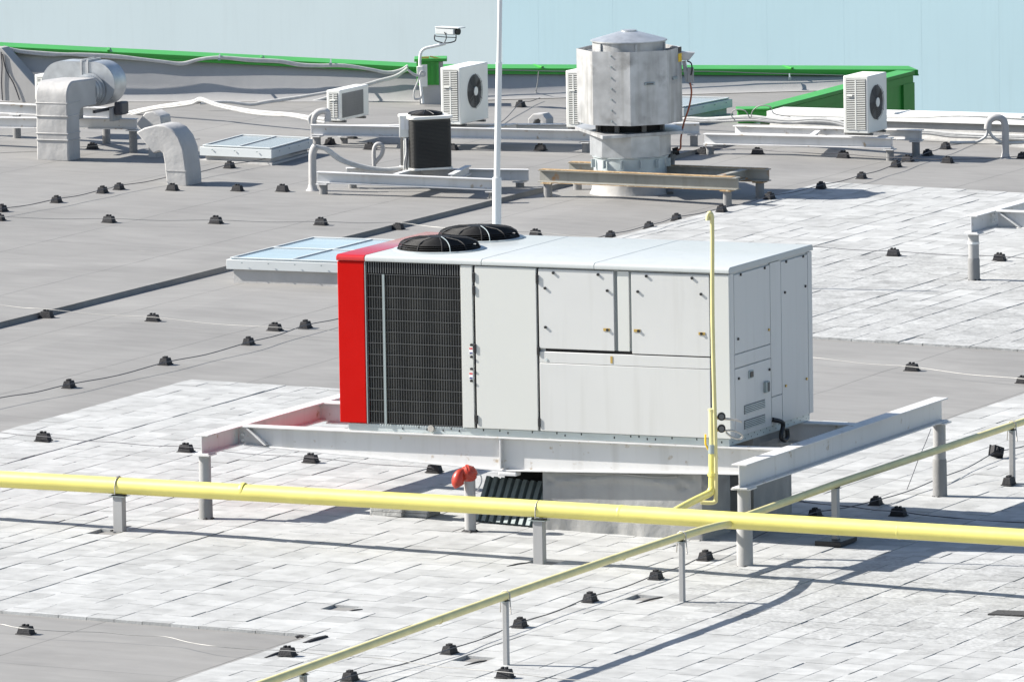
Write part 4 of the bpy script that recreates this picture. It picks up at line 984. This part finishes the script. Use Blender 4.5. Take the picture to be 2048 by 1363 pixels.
for xa in (806, 815): q = cv(xa, 245, .225); MB().obox(q, RH*.025, FH*.002, V((0, 0, .075))).build('data_sheet', SW, t)
MB().tube([cv(812, 273, .24), cv(813, 300, .25), cv(809, 320, .25), cv(808, 337, .25)], .012, n=6).build('cable', CABW, t)
MB().tube([cv(815, 273, .24), cv(816, 300, .26), cv(814, 325, .26), cv(815, 338, .25)], .008, n=6).build('cable', WIRED, t)

# ------------------------------------------------------------------ skylights
GLASSG = mat('grey_skylight_glazing', (.28, .31, .32), .25, var=.03, scale=1.5, spec=.6)
def skylight(label, corners, h, nx, ny, gl=None):
    # corners: near-left, near-right, far-right, far-left (plan), h upstand height
    a, b, c, d = [V((q.x, q.y, 0)) for q in corners]; z0 = max(gz(a.x), gz(c.x))
    t = thing('skylight', label, 'skylight', V((a.x, a.y, gz(a.x))), None)
    ins = .07; cen_ = (a+b+c+d)/4
    def ring_(o_, z): return [V((q.x, q.y, 0))+(V((q.x-cen_.x, q.y-cen_.y, 0)).normalized())*o_+V((0, 0, z)) for q in (a, b, c, d)]
    MB().prism([p+V((0, 0, gz(a.x)-.05)) for p in ring_(-.06, 0)], (0, 0, h-.125+.05)).build('upstand', MEMB, t)
    MB().prism([p for p in ring_(.04, gz(b.x)-.02)], (0, 0, .05)).build('flashing', MEMB, t)
    MB().prism(ring_(.03, z0+h-.122), (0, 0, .119)).build('frame', SKF, t, bevel=.004)
    zt_ = z0+h; rise = .0
    fr = bpy.data.objects[-1] if False else None
    mb = MB(); mbb = MB()
    A_, B_, C_, D_ = ring_(-.03, zt_)
    mb.prism([A_, B_, C_, D_], (0, 0, .008)); mb.build('glazing', gl or GLASS, t)
    for i in range(nx+1): p, q = A_.lerp(B_, i/nx), D_.lerp(C_, i/nx); MB().bar(p+V((0, 0, .016)), q+V((0, 0, .016)), .026, .014).build('glazing_bar', SKF, t, bevel=.002)
    for i in range(ny+1): p, q = A_.lerp(D_, i/ny), B_.lerp(C_, i/ny); MB().bar(p+V((0, 0, .018)), q+V((0, 0, .018)), .026, .014).build('cross_bar', SKF, t, bevel=.002)
    mbb = MB()
    for e0, e1_ in ((A_, B_), (B_, C_)):
        L = (e1_-e0).length; n_ = max(2, int(L/.35)); o_ = (e1_-e0).normalized(); nn_ = V((o_.y, -o_.x, 0))
        for i in range(n_): q = e0.lerp(e1_, (i+.5)/n_)+nn_*.058-V((0, 0, .035)); mbb.cyl(q, q+nn_*.012, .009, n=6)
    mbb.build('screws', ZINC, t)
def gg(px, py, h=0): return G(px, py, h)
hs = .27
a = gg(457, 518, hs); fl = gg(610, 476, hs); wx = 3.3
skylight('large low skylight with pale blue glazing behind the red end of the unit', (a, a+V((wx, 0, 0)), V((a.x+wx, fl.y, 0)), V((a.x, fl.y, 0))), hs, 4, 2)
hs = .19
a = gg(403, 293, hs); b = gg(542, 303, hs); c = gg(622, 281, hs)
skylight('skylight with pale glazing between the wrapped elbow duct and the long frame', (a, b, c, a+(c-b)), hs, 2, 1, GLASSG)
hs = .21
b = gg(1366, 221, hs); c = gg(1461, 203, hs); a = b-V((1.6, .0, 0))
skylight('skylight partly hidden behind the big round metal fan', (a, b, c, a+(c-b)), hs, 2, 1, GLASSG)

# ------------------------------------------------------------------ wrapped duct with in line fan (left)
d0 = G(75, 319); s_ = SC(d0); xw = 65/(.911*s_); yw = 22/(.413*s_)
x0, x1 = d0.x, d0.x+xw; yf = d0.y-.02
t = thing('wrapped_duct', 'tall grey membrane wrapped duct bending into a round metal fan at the far left', 'duct', (x0, yf, gz(x0)))
ztop = on(75, 163, 1, yf).z; zi = on(150, 200, 0, x1).z
yb = yf+yw
yend = yb+.52
def yz(ya, z): return V((x0, ya, z))
zt2 = ztop
poly = [yz(yf, gz(x0)-.02)]+[yz(yf-.006*math.sin(i*2.1), gz(x0)+(zt2-.22-gz(x0))*i/8) for i in range(1, 8)]
for i in range(7): a = math.pi-math.pi/2*i/6; poly.append(yz(yf+.20+.20*math.cos(a), zt2-.20+.20*math.sin(a)))
poly.append(yz(yend, zt2-.02)); zl_ = zt2-.40; poly.append(yz(yend, zl_))
for i in range(5): a = math.pi/2+math.pi/2*i/4; poly.append(yz(yb+.1+.1*math.cos(a), zl_-.1+.1*math.sin(a)))
poly.append(yz(yb, gz(x0)-.02))
MB().prism(poly, (xw, 0, 0)).build('duct', MEMB, t, bevel=.02)
for k, z in enumerate((.27, .36, .60, .78)):
    if gz(x0)+z < ztop-.25: MB().box(x0-.006, x1+.006, yf-.010, yb+.006, gz(x0)+z, gz(x0)+z+.018).build('wrap_seam', MEMB, t, bevel=.006)
fy0 = yend
cx_ = x0+xw*.62; zc2 = zt2-.21
sp1 = MB().cyl((cx_, fy0-.02, zc2), (cx_, fy0+.20, zc2), .21, n=32).build('spigot', GALV, t)
MB().cyl((cx_, fy0+.06, zc2), (cx_, fy0+.09, zc2), .225, n=32).build('clamp_ring', GALV, sp1)
MB().cyl((cx_, fy0+.15, zc2), (cx_, fy0+.18, zc2), .235, n=32).build('clamp_ring', GALV, sp1)
yS = fy0+.21; cL = on(88, 160, 1, yS); cR = on(226, 168, 1, yS); hw_ = .31; zS = on(170, 168, 1, yS).z
st = []
for i in range(17): a = -math.pi/2+math.pi*i/16; st.append(V((cR.x-.28+hw_*math.cos(a), yS, zS+hw_*math.sin(a))))
for i in range(17): a = math.pi/2+math.pi*i/16; st.append(V((cL.x+.28+hw_*math.cos(a), yS, zS+hw_*math.sin(a))))
MB().prism(st, (0, .36, 0)).build('fan_casing', GALV, t, smooth=30)
MB().prism([V((p.x, yS-.008, p.z)) for p in st], (0, .02, 0)).build('casing_rim', GALV, t, smooth=30)
for dx in (-.04, .06): MB().box(cL.x+.62+dx, cL.x+.645+dx, yS-.02, yS+.38, zS+hw_-.28, zS+hw_+.03).build('strap', GALVD, t)
zfrm = zat(267, 237, l2)
for dx in (.35, .95): MB().bar((cL.x+dx, yS-.35, zS-hw_-.04), (cL.x+dx, yS+.6, zS-hw_-.04), .04, .04).build('mounting_rail', WIRED, t)
for dx in (.4, 1.0): MB().box(cL.x+dx, cL.x+dx+.05, yS+.02, yS+.3, zfrm-.02, zS-hw_-.02).build('leg', PIPEG, t)
MB().box(cR.x-.02, cR.x+.10, yS+.05, yS+.28, zS-hw_-.12, zS-hw_+.06).build('motor_box', WIRED, t, bevel=.02)
# elbow hood
def hood(label, pts, Yf, dep, mt=MEMB, open_=None):
    poly = [on(px, py, 1, Yf) for px, py in pts]; b = poly[0]
    t = thing('duct_hood', label, 'duct', b)
    MB().prism(poly, (0, dep, 0)).build('hood', mt, t, bevel=.018, smooth=50)
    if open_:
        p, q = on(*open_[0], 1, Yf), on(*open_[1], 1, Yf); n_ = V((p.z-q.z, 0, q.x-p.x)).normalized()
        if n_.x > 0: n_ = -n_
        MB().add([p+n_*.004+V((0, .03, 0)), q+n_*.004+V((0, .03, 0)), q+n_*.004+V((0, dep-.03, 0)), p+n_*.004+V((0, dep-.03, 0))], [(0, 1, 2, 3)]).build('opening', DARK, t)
    return t
e0 = G(352, 371)
h_ = hood('grey membrane wrapped elbow duct with its mouth turned to the left', ((334, 374), (331, 350), (328, 322), (325, 306), (318, 303), (306, 307), (272, 265), (288, 256), (312, 250), (328, 251), (344, 259), (357, 275), (366, 298), (370, 325), (373, 350), (374, 374)), e0.y, .46, open_=((306, 307), (273, 266)))
MB().obox(on(352, 342, 1, e0.y-.003), V((.15, 0, 0)), V((0, .004, 0)), V((0, 0, .006))).build('seam', MEMB, h_)
e2 = G(308, 322)
hood('small pale duct hood behind the wrapped elbow duct', ((296, 324), (296, 262), (284, 262), (272, 248), (290, 225), (305, 222), (322, 233), (324, 248), (316, 262), (314, 324)), e2.y+.4, .30, open_=((286, 263), (273, 249)))

# ------------------------------------------------------------------ little vents and riser pipes
q = G(1073, 252); t = thing('roof_vent', 'small grey arched vent hood behind the mast in front of the rear parapet', 'vent', ground_pt(q))
pts_ = [(1056, 254), (1056, 238), (1066, 228), (1084, 228), (1093, 238), (1093, 254), (1083, 254), (1083, 243), (1077, 238), (1070, 240), (1067, 246), (1067, 254)]
MB().prism([on(a, b, 1, q.y) for a, b in pts_], (0, .25, 0)).build('hood', MEMB, t, bevel=.01)
def gooseneck(label, base, pts, r, tailpts=None):
    P = G(*base); t = thing('riser_pipe', label, 'pipe', ground_pt(P)); f_ = lambda a, b: ov(a, b, P)
    MB().tube([ground_pt(P)]+[f_(a, b) for a, b in pts], r, n=14, sm=4).build('riser', MEMB, t)
    MB().lathe(ground_pt(P), [(r*1.7, 0), (r*1.2, .03), (r*1.02, .08), (0, .08)], 16).build('collar', MEMB, t)
    for k, tl in enumerate(tailpts or ()):
        MB().tube([f_(a, b) for a, b in tl], r*.42, n=8, sm=4).build('cable', CABW, t)
gooseneck('grey wrapped gooseneck riser at the right edge beside the low parapet', (2011, 317), [(2011, 280), (2010, 250), (2004, 238), (1990, 235), (1978, 243), (1975, 258)], 7.2/SC(G(2011, 317)), [[(1975, 258), (1972, 272), (1955, 283), (1935, 285), (1900, 285)], [(1977, 258), (1984, 272), (2000, 283), (2025, 286), (2060, 284)]])
gooseneck('grey wrapped riser standing left of the small air conditioner', (628, 290), [(628, 262), (627, 240), (634, 226), (648, 222), (655, 226), (656, 243)], 6.5/SC(G(628, 290)), [[(634, 262), (622, 250), (618, 236), (628, 226)]])
gooseneck('grey wrapped riser with a thick hose in front of the long frame', (625, 381), [(625, 340), (625, 310), (628, 298), (632, 292)], 8.0/SC(G(625, 381)), [[(632, 292), (640, 294), (655, 298), (680, 316), (705, 326), (735, 334), (765, 338), (790, 337), (812, 334)], [(632, 296), (650, 299), (676, 319), (703, 330), (735, 338), (770, 341), (800, 339)]])
gooseneck('thin white hooked pipe left of the black condenser', (750, 362), [(748, 325), (748, 300), (753, 289), (762, 289), (766, 297), (763, 310), (755, 320), (749, 327)], 4.2/SC(G(750, 362)))

# ------------------------------------------------------------------ chimney post with green sleeve and the security camera
cpn = G(860, 209); sc_ = SC(cpn)
t = thing('service_pillar', 'grey pillar with a green metal sleeve at the rear parapet beside the tall air conditioner', 'pillar', ground_pt(cpn))
def pv(px, py, o_=0): return ov(px, py, cpn)-FH*o_
q = ground_pt(cpn); hh = pv(860, 124).z-q.z
MB().prism([q-RH*.15, q+RH*.20, q+RH*.20+FH*.35, q-RH*.15+FH*.35], (0, 0, hh)).build('pillar', MEMB, t)
zs_ = pv(860, 170).z
MB().prism([V((p.x, p.y, zs_)) for p in (q-RH*.19-FH*.02, q+RH*.13-FH*.02, q+RH*.13+FH*.36, q-RH*.19+FH*.36)], (0, 0, hh-(zs_-q.z)+.004)).build('green_sleeve', GREEN, t, bevel=.004)
for dx in (-.06, .04, .12): MB().obox(V((q.x, q.y, (zs_+q.z+hh)/2))+RH*dx-FH*.03, RH*.018, FH*.008, V((0, 0, (q.z+hh-zs_)/2))).build('rib', GREEN, t)
MB().obox(q+V((0, 0, hh+.03))+RH*.02+FH*.16, RH*.24, FH*.22, V((0, 0, .022))).build('cap', GREEN, t, bevel=.004)
mb = MB(); mb.bar(pv(843, 116), pv(858, 115), .05, .03); mb.bar(pv(860, 113), pv(886, 119), .03, .02); mb.build('loose_timber', BRASS, t)
t = thing('security_camera', 'grey security camera on a bent white pole above the green capped parapet', 'camera', pv(842, 200, .1))
MB().tube([pv(846, 205, .12), pv(842, 170, .12), pv(840, 135, .12), pv(840, 118, .12), pv(842, 104, .12), pv(850, 96, .12), pv(870, 91, .12), pv(891, 86, .12)], .022, n=12, sm=4).build('pole', WHITE, t)
MB().obox(pv(840, 139, .16), RH*.045, FH*.03, V((0, 0, .06))).build('junction_box', ACW, t, bevel=.006)
MB().obox(pv(848, 150, .12), RH*.05, FH*.02, V((0, 0, .16))).build('back_plate', ACW, t)
yk = [pv(870, 68), pv(869, 76), pv(873, 81), pv(890, 85), pv(908, 82), pv(912, 76), pv(912, 69)]
MB().tube([p-FH*.12 for p in yk], .009, n=6).build('yoke', WIRED, t)
MB().tube([pv(870, 71, .12), pv(890, 73, .12), pv(912, 74, .12)], .007, n=6).build('yoke_bar', WIRED, t)
MB().tube([pv(889, 62, .2), pv(893, 72, .2), pv(889, 84, .16)], .008, n=6).build('lead', WIRED, t)
a_, b_2 = pv(889, 60, .14), pv(917, 60, .35)
ca = (RH*.8-FH*.6).normalized(); cb = V((-ca.y, ca.x, 0)); c0 = pv(895, 61, .12)
MB().obox(c0, ca*.17, cb*.075, V((0, 0, .048))+ca*.0).build('housing', SKF, t, bevel=.012)
MB().obox(c0+ca*.05+V((0, 0, .058)), ca*.22, cb*.085, V((0, 0, .007))+ca*.0).build('sunshield', SKF, t, bevel=.004)
MB().cyl(c0+ca*.17, c0+ca*.21, .05, n=20).build('lens', BLACK, t)

# ------------------------------------------------------------------ cables and conduits
def cable(label, pts, r, mt, ref, off=0.0, name='conduit', n=1, cat='cable'):
    t = thing(name, label, cat, (0, 0, 0)); rnd = random.Random(len(pts)*7+int(pts[0][0]))
    for k in range(n):
        q = [ov(a, b+k*2.6+(rnd.uniform(-1.6, 1.6) if k else 0), ref(a) if callable(ref) else ref)-FH*off for a, b in pts]
        MB().tube(q, r, n=8, sm=4).build('strand', mt, t)
    return t
def on_par(a):                                            # reference on the rear parapet face for a column of the photo
    q = G(a, 205); 
    lo = V((q.x, q.y, 0)); 
    # intersect column with parapet line
    P_, Q_ = (PA, PB) if a < 835 else (PB, PCg)
    v_ = ray(a, 205); n_ = V((-(Q_-P_).y, (Q_-P_).x, 0)); return CAM+v_*((P_-CAM).dot(n_)/v_.dot(n_))
cable('thick white conduit looping along the green capping of the left rear parapet', [(8, 91), (40, 99), (100, 104), (135, 106), (165, 106), (230, 109), (280, 115), (330, 121), (365, 124), (400, 116), (440, 112), (500, 116), (560, 119), (600, 126), (640, 128), (690, 128), (740, 136), (775, 142), (800, 138), (816, 129)], .020, CABW, on_par, .19, n=2)
cable('white conduits dropping from the parapet towards the small air conditioner', [(816, 129), (806, 137), (790, 146), (760, 154), (740, 160), (700, 172), (650, 190), (620, 198), (580, 208), (560, 208), (540, 204), (520, 208)], .018, CABW, lambda a: on_par(835), .5, n=2)
cable('looped white cables hanging below the camera junction box', [(816, 136), (830, 145), (848, 148), (850, 142), (842, 140), (836, 160), (828, 180), (830, 194), (842, 192), (845, 180)], .011, CABW, cpn, .25, n=2)
bl = lambda a: G(a, 226+(a-232)*.095)
cable('bundle of white pipes running right from the metal duct fan to the long frame', [(232, 232), (270, 222), (310, 214), (350, 208), (385, 203), (402, 197), (430, 207), (460, 214), (500, 221), (540, 225), (580, 228), (620, 234), (650, 238)], .022, CABW, bl, 0, n=3)
cable('thin tray bar under the white pipe bundle near the metal duct fan', [(235, 236), (300, 222), (350, 213), (400, 206)], .016, WIRED, bl, -.1)
cable('thin white pipes crossing behind the mast to the small air conditioner', [(400, 206), (450, 203), (500, 208), (530, 203), (580, 196), (620, 190), (655, 184)], .016, CABW, lambda a: G(560, 222), 0, n=2)
rr = lambda a: G(a, 258+(a-1345)*.05)
cable('bundle of white pipes crossing behind the right hand air conditioner', [(1345, 243), (1375, 237), (1410, 238), (1450, 236), (1500, 233), (1545, 238), (1580, 241), (1630, 238), (1670, 242), (1700, 250), (1745, 262), (1790, 266), (1850, 262), (1900, 267), (1960, 270), (2060, 272)], .024, CABW, rr, 0, n=3)
cable('thin wire looping over the small green box', [(1470, 240), (1462, 228), (1470, 218), (1490, 220), (1500, 235), (1505, 220), (1520, 210), (1540, 212), (1548, 226), (1580, 232)], .008, WIREW, rr, .12)
cable('thin white cable drooping on the parapet left of the half hidden air conditioner', [(1077, 139), (1075, 160), (1070, 185), (1060, 196), (1046, 206)], .008, WIREW, on_par, .35)
cable('white lightning conductor lying along the green capping behind the fan', [(850, 135), (900, 137), (960, 138), (1040, 139), (1140, 141), (1400, 141), (1500, 144), (1570, 146), (1690, 149)], .007, WIREW, on_par, .16)
cable('thin conductor along the pale capping of the low right parapet', [(1560, 229), (1700, 233), (1830, 234), (1920, 230), (2048, 236)], .007, WIREW, lambda a: LOWA+(LOWB-LOWA)*((a-1545)/503), .12)
for (px, py, P_, lb) in ((440, 107, None, 'small clip bracket on the green capping left of the centre'), (662, 117, None, 'small clip bracket on the green capping above the small air conditioner'), (1578, 146, None, 'small clip bracket on the green capping left of the right hand air conditioner')):
    P_ = on_par(px); q = ov(px, py, P_)-FH*.18; t = thing('cable_clip', lb, 'bracket', q); MB().bar(q, q-FH*.18-V((0, 0, .06)), .02, .02).build('arm', ZINC, t); MB().obox(q-FH*.18-V((0, 0, .05)), RH*.02, FH*.02, V((0, 0, .02))).build('clip', ZINC, t)

# ------------------------------------------------------------------ wire holder blocks and the lightning conductor wires
def tiled(P): return (P.x > -1.8 and -20.35 < P.y < -4.85 and P.x < 7.12) or (P.x > 7.12 and P.y < 1.72) or (P.x > -2.95 and 1.72 < P.y < 16.8)
B0 = thing('wire_holder', 'x', 'block', (0, 0, 0), 'black wire holder blocks on the roof')
mb = MB(); a, b, h = .088, .064, .078; c_ = .058; d_ = .040
mb.add([(-a, -b, 0), (a, -b, 0), (a, b, 0), (-a, b, 0), (-a*.96, -b*.96, .010), (a*.96, -b*.96, .010), (a*.96, b*.96, .010), (-a*.96, b*.96, .010)], [(0, 3, 2, 1), (4, 5, 6, 7), (0, 1, 5, 4), (1, 2, 6, 5), (2, 3, 7, 6), (3, 0, 4, 7)])
mb.add([(-a*.84, -b*.84, .0105), (a*.84, -b*.84, .0105), (a*.84, b*.84, .0105), (-a*.84, b*.84, .0105), (-c_, -d_, h), (c_, -d_, h), (c_, d_, h), (-c_, d_, h)], [(0, 3, 2, 1), (4, 5, 6, 7), (0, 1, 5, 4), (1, 2, 6, 5), (2, 3, 7, 6), (3, 0, 4, 7)])
mb.build('block_body', RUBBER, B0, bevel=.004)
mb = MB()
for x in (-.034, .006): mb.box(x, x+.022, -.022, .022, h+.0005, h+.020)
mb.build('clamp', RUBBER, B0, bevel=.003)
blocks = [
 (3, 425, 'Y', 'at the left edge, upper of two close together'), (-2, 443, 'X', 'cut by the left edge, lower of two close together'), (113, 407, 'Y', 'lone one up the slanting wire near the left edge'),
 (218, 447, 'X', 'on bare roof, leftmost whole one in the row above the skylight'), (205, 388, 'Y', 'just left of its twin below the tall wrapped duct'), (238, 381, 'Y', 'just right of its twin below the tall wrapped duct'),
 (345, 383, 'X', 'right below the mouth of the wrapped elbow duct'), (432, 449, 'X', 'on bare roof left above the large skylight'), (475, 384, 'X', 'right of the wrapped elbow duct foot, left of two'),
 (565, 385, 'X', 'just left of the tall riser with the thick hose'), (459, 338, 'Y', 'just below the left corner of the small skylight'), (642, 452, 'X', 'directly above the large skylight'), (796, 453, 'X', 'above the pink lit unit roof edge, over the roof step'),
 (93, 629, 'X', 'sitting on the roof step near the left edge'), (306, 644, 'X', 'second from the left edge in the row left of the red panel'), (550, 663, 'X', 'left of a close pair beside the red panel'), (611, 658, 'Y', 'nearest to the red panel'),
 (497, 691, 'Y', 'first one down the slanting wire from the red panel'), (331, 731, 'Y', 'second one down the slanting wire left of the red panel'), (138, 777, 'Y', 'just above the left corner of the white paving'),
 (52, 1269, 'X', 'on the bare roof in the lower left corner'), (575, 1312, 'X', 'at the corner of the bare roof patch by the thin pipe'), (700, 1362, 'Y', 'cut by the bottom edge, right of the thin pipe'), (1010, 1356, 'X', 'at the foot of the slim white post at bottom centre'),
 (899, 1308, 'Y', 'on paving left of the slim post at bottom centre'), (1040, 1255, 'Y', 'right behind the slim post at bottom centre'), (1180, 1204, 'Y', 'midway along the foreground slanting wire'), (1312, 1159, 'Y', 'left of the slim post in front of the duct'), (1411, 1121, 'Y', 'right of the slim post in front of the duct'),
 (87, 883, 'X', 'on paving at left above the thick pipe'), (372, 905, 'X', 'beside the left post of the large frame'), (622, 926, 'X', 'on paving below the left half of the front beam'), (869, 946, 'X', 'on paving left of the orange hose'),
 (1824, 743, 'X', 'on bare roof right of the unit end face'), (2046, 768, 'X', 'cut by the right edge on bare roof behind the unit'), (1787, 513, 'X', 'on paving between the unit and the right edge frame post'), (1999, 523, 'X', 'on paving right of the right edge frame post'),
 (1752, 1011, 'Y', 'on shaded paving, nearer the rear post of the large frame'), (1797, 1033, 'X', 'in blue shade above the thick pipe at right'), (1630, 1035, 'Y', 'peeping above the thick pipe beside the rubber foot post'), (2018, 971, 'Y', 'at the foot of the slim post at the right edge'),
 (931, 471, 'X', 'peeping above the unit roof behind the two black fans'), (1071, 474, 'X', 'peeping above the unit roof right of the mast'), (1221, 477, 'Y', 'peeping above the unit roof right of the one near the mast'), (1298, 459, 'Y', 'left of the yellow vent hook, farther from it'),
 (1353, 443, 'Y', 'left of the yellow vent hook, nearest to it'), (1443, 425, 'Y', 'just right of the yellow vent hook'), (1539, 400, 'Y', 'in the shadow of the big metal fan'), (1642, 379, 'Y', 'above the far corner of the rear paving'),
 (1723, 359, 'Y', 'first along the wire right of the rear paving corner'), (1792, 336, 'Y', 'just in front of the right frame post'), (1815, 325, 'X', 'tucked right behind the right frame post'), (1855, 313, 'Y', 'right of the rear post of the right frame'),
 (1891, 300, 'Y', 'right of the right frame, farther up the wire'), (1895, 328, 'X', 'on bare roof left of the wrapped gooseneck'), (1515, 308, 'X', 'under the left part of the right frame'), (1687, 318, 'X', 'under the right part of the right frame'),
 (1405, 303, 'X', 'beside the left post of the right frame'), (1041, 216, 'Y', 'at the parapet foot right of the mast'), (1081, 303, 'X', 'under the long frame right of the mast'), (905, 302, 'X', 'under the long frame right of the black condenser'),
 (185, 300, 'X', 'behind the tall wrapped duct under the left frame'), (740, 301, 'X', 'left of the thin hooked pipe under the long frame'), (702, 279, 'X', 'behind the left post of the long frame'), (660, 291, 'Y', 'between the two left posts of the long frame'), (2046, 319, 'X', 'cut by the right edge beside the wrapped gooseneck'),
]
first = True
for px, py, ori, lb in blocks:
    P = G(px, py-2); h = .032 if tiled(P) else 0; P = G(px, py-2, h)
    z = gz2(P.x, P.y)+h+.002
    if first: o = B0; first = False
    else: o = copy_tree(B0)
    o.location = V((P.x, P.y, z)); o.rotation_euler = (0, -K*0, (0 if ori == 'X' else R(90))+random.uniform(-.09, .09))
    o['label'] = 'black wire block '+lb; k_ = random.uniform(.94, 1.05); o.scale = (k_, random.uniform(.95, 1.05), k_*random.uniform(.96, 1.04))
# a tipped one
P = G(1992, 915, .03); o = copy_tree(B0); o.location = P+V((0, 0, .06)); o.rotation_euler = (R(60), R(20), R(40)); o['label'] = 'black wire block tipped on its side near the right edge'

def wire(label, pts, mt=WIRED, r=.0055, h=.095, closed=False):
    if mt is WIREW: r = min(r, .0038)
    t = thing('conductor_wire', label, 'wire', (0, 0, 0), 'lightning conductor wires'); q = []
    for i, (px, py, *hh_) in enumerate(pts):
        hx = hh_[0] if hh_ else h; P = G(px, py, hx); q.append(P)
    out = []
    for i in range(len(q)-1):
        out.append(q[i]); m = (q[i]+q[i+1])/2; L = (q[i+1]-q[i]).length; m.z -= min(.05, L*.012); out.append(m)
    out.append(q[-1]); o0 = ground_pt(q[0]); t.location = o0; ORG[t.name] = o0
    MB().tube(out, r, n=6, sm=4).build('strand', mt, t)
wire('dark wire slanting from the left edge up to the red panel', [(-120, 825), (0, 795), (138, 768), (331, 724), (497, 684), (611, 650), (740, 618), (900, 575)])
wire('pale wire crossing the bare roof left of the red panel', [(-120, 603), (0, 610), (93, 618), (306, 634), (550, 654), (690, 661), (900, 674)], WIREW)
wire('pale wire on bare roof behind the right end of the unit', [(1500, 700), (1640, 716), (1824, 733), (2046, 757), (2200, 775)], WIREW)
wire('thin pale wire crossing the roof above the large skylight', [(-120, 431), (0, 433), (218, 437), (432, 440), (642, 443), (796, 445), (931, 458), (1071, 464), (1250, 477)], WIREW)
wire('dark wire slanting from the unit roof past the vent hook to the right frame', [(1150, 485), (1221, 468), (1298, 450), (1353, 434), (1443, 416), (1539, 392), (1642, 370), (1723, 350), (1792, 328), (1855, 305), (1891, 292), (2000, 268, .02)])
wire('dark wire slanting across the foreground paving', [(560, 1398), (700, 1351), (899, 1297), (1040, 1244), (1180, 1193), (1312, 1148), (1411, 1110), (1560, 1050), (1630, 1024), (1752, 1000), (1880, 955), (1990, 905), (2120, 868)])
wire('pale wire across the bare roof patch in the lower left corner', [(-100, 1240), (0, 1247), (52, 1256), (200, 1263), (330, 1272), (420, 1290), (575, 1300), (760, 1315), (1010, 1343), (1200, 1362)], WIREW)
wire('thin wire across the paving at left above the thick pipe', [(-100, 858), (0, 864), (87, 872), (230, 884), (372, 893), (622, 914), (869, 934)], WIRED, .0035)
wire('thin wire across the rear paving right of the unit', [(1500, 486), (1640, 494), (1787, 502), (1999, 512), (2150, 522)], WIRED, .004)
wire('dark wire below the wrapped ducts climbing from the left edge', [(-100, 430), (3, 417), (113, 398), (205, 379), (238, 371), (345, 352), (459, 329), (560, 310), (630, 296)])
wire('dark wire at the feet of the right frame', [(1405, 293), (1515, 299), (1600, 305), (1687, 308), (1815, 316), (1895, 319), (2046, 312)], WIRED, .005)
wire('dark wire in the blue shadow right of the unit', [(1590, 1000, .04), (1700, 1012, .04), (1797, 1022, .1), (1900, 1034, .04), (2048, 1044, .04), (2150, 1052, .04)])
wire('thin stay wire from the rear post of the large frame down to the paving', [(1862, 857, .55), (1838, 915, .33), (1814, 978, .04)], WIRED, .004)
wire('dark wire rising over bare roof right of the mast', [(975, 262, .06), (1041, 206, .09), (1080, 196, .05)])
wire('pale wire from the left edge behind the tall wrapped duct', [(-60, 310), (0, 306), (185, 292), (300, 286), (400, 278)], WIREW, .004)
# bitumen scraps in the holes and corners of the paving
for k, (px, py, px2, py2, lb) in enumerate(((518, 0, 0, 0, ''),)[:0]): pass
def scrap(px, py, px2, py2, wd, lb):
    a, b = G(px, py, .02), G(px2, py2, .03); m = (a+b)/2; t = MB(); t.tube([a, a.lerp(b, .5)+V((0, .01, .015)), b], wd, n=7, sm=3); o = t.build('bitumen_strip', RUBBER, None, loc=m); o.scale = (1, 1, .6); tag(o, lb, 'strip')
scrap(608, 1287, 652, 1272, .028, 'black bitumen strip curling at the corner of the lower left bare patch')
scrap(592, 1274, 606, 1272, .022, 'small black bitumen scrap beside the corner of the bare patch')
scrap(530, 1316, 572, 1300, .018, 'black bitumen strip on the edge of the bare patch beside the block')
scrap(1330, 1198, 1372, 1186, .016, 'black bitumen scrap in the paving gap by the slim post before the duct') if False else None
for q_ in ((222, 1061, 262, 1052, 'black bitumen strip in the paving joint left of the left pipe support post'), (1014, 1133, 1056, 1125, 'black bitumen strip in the paving joint left of the scuffed grey post'), (1272, 1208, 1324, 1193, 'long black bitumen strip in the paving gap left of the slim white post'), (928, 1332, 972, 1320, 'black bitumen strip in the paving gap by the post at bottom centre'), (694, 1224, 724, 1218, 'lone black bitumen scrap in the open foreground paving')):
    scrap(q_[0], q_[1], q_[2], q_[3], .014, q_[4])
# fallen stones
for o in list(bpy.data.objects):
    if o.name.startswith('conduit') or o.name.startswith('conductor_wire'):
        pass
print('objects', len(bpy.data.objects))
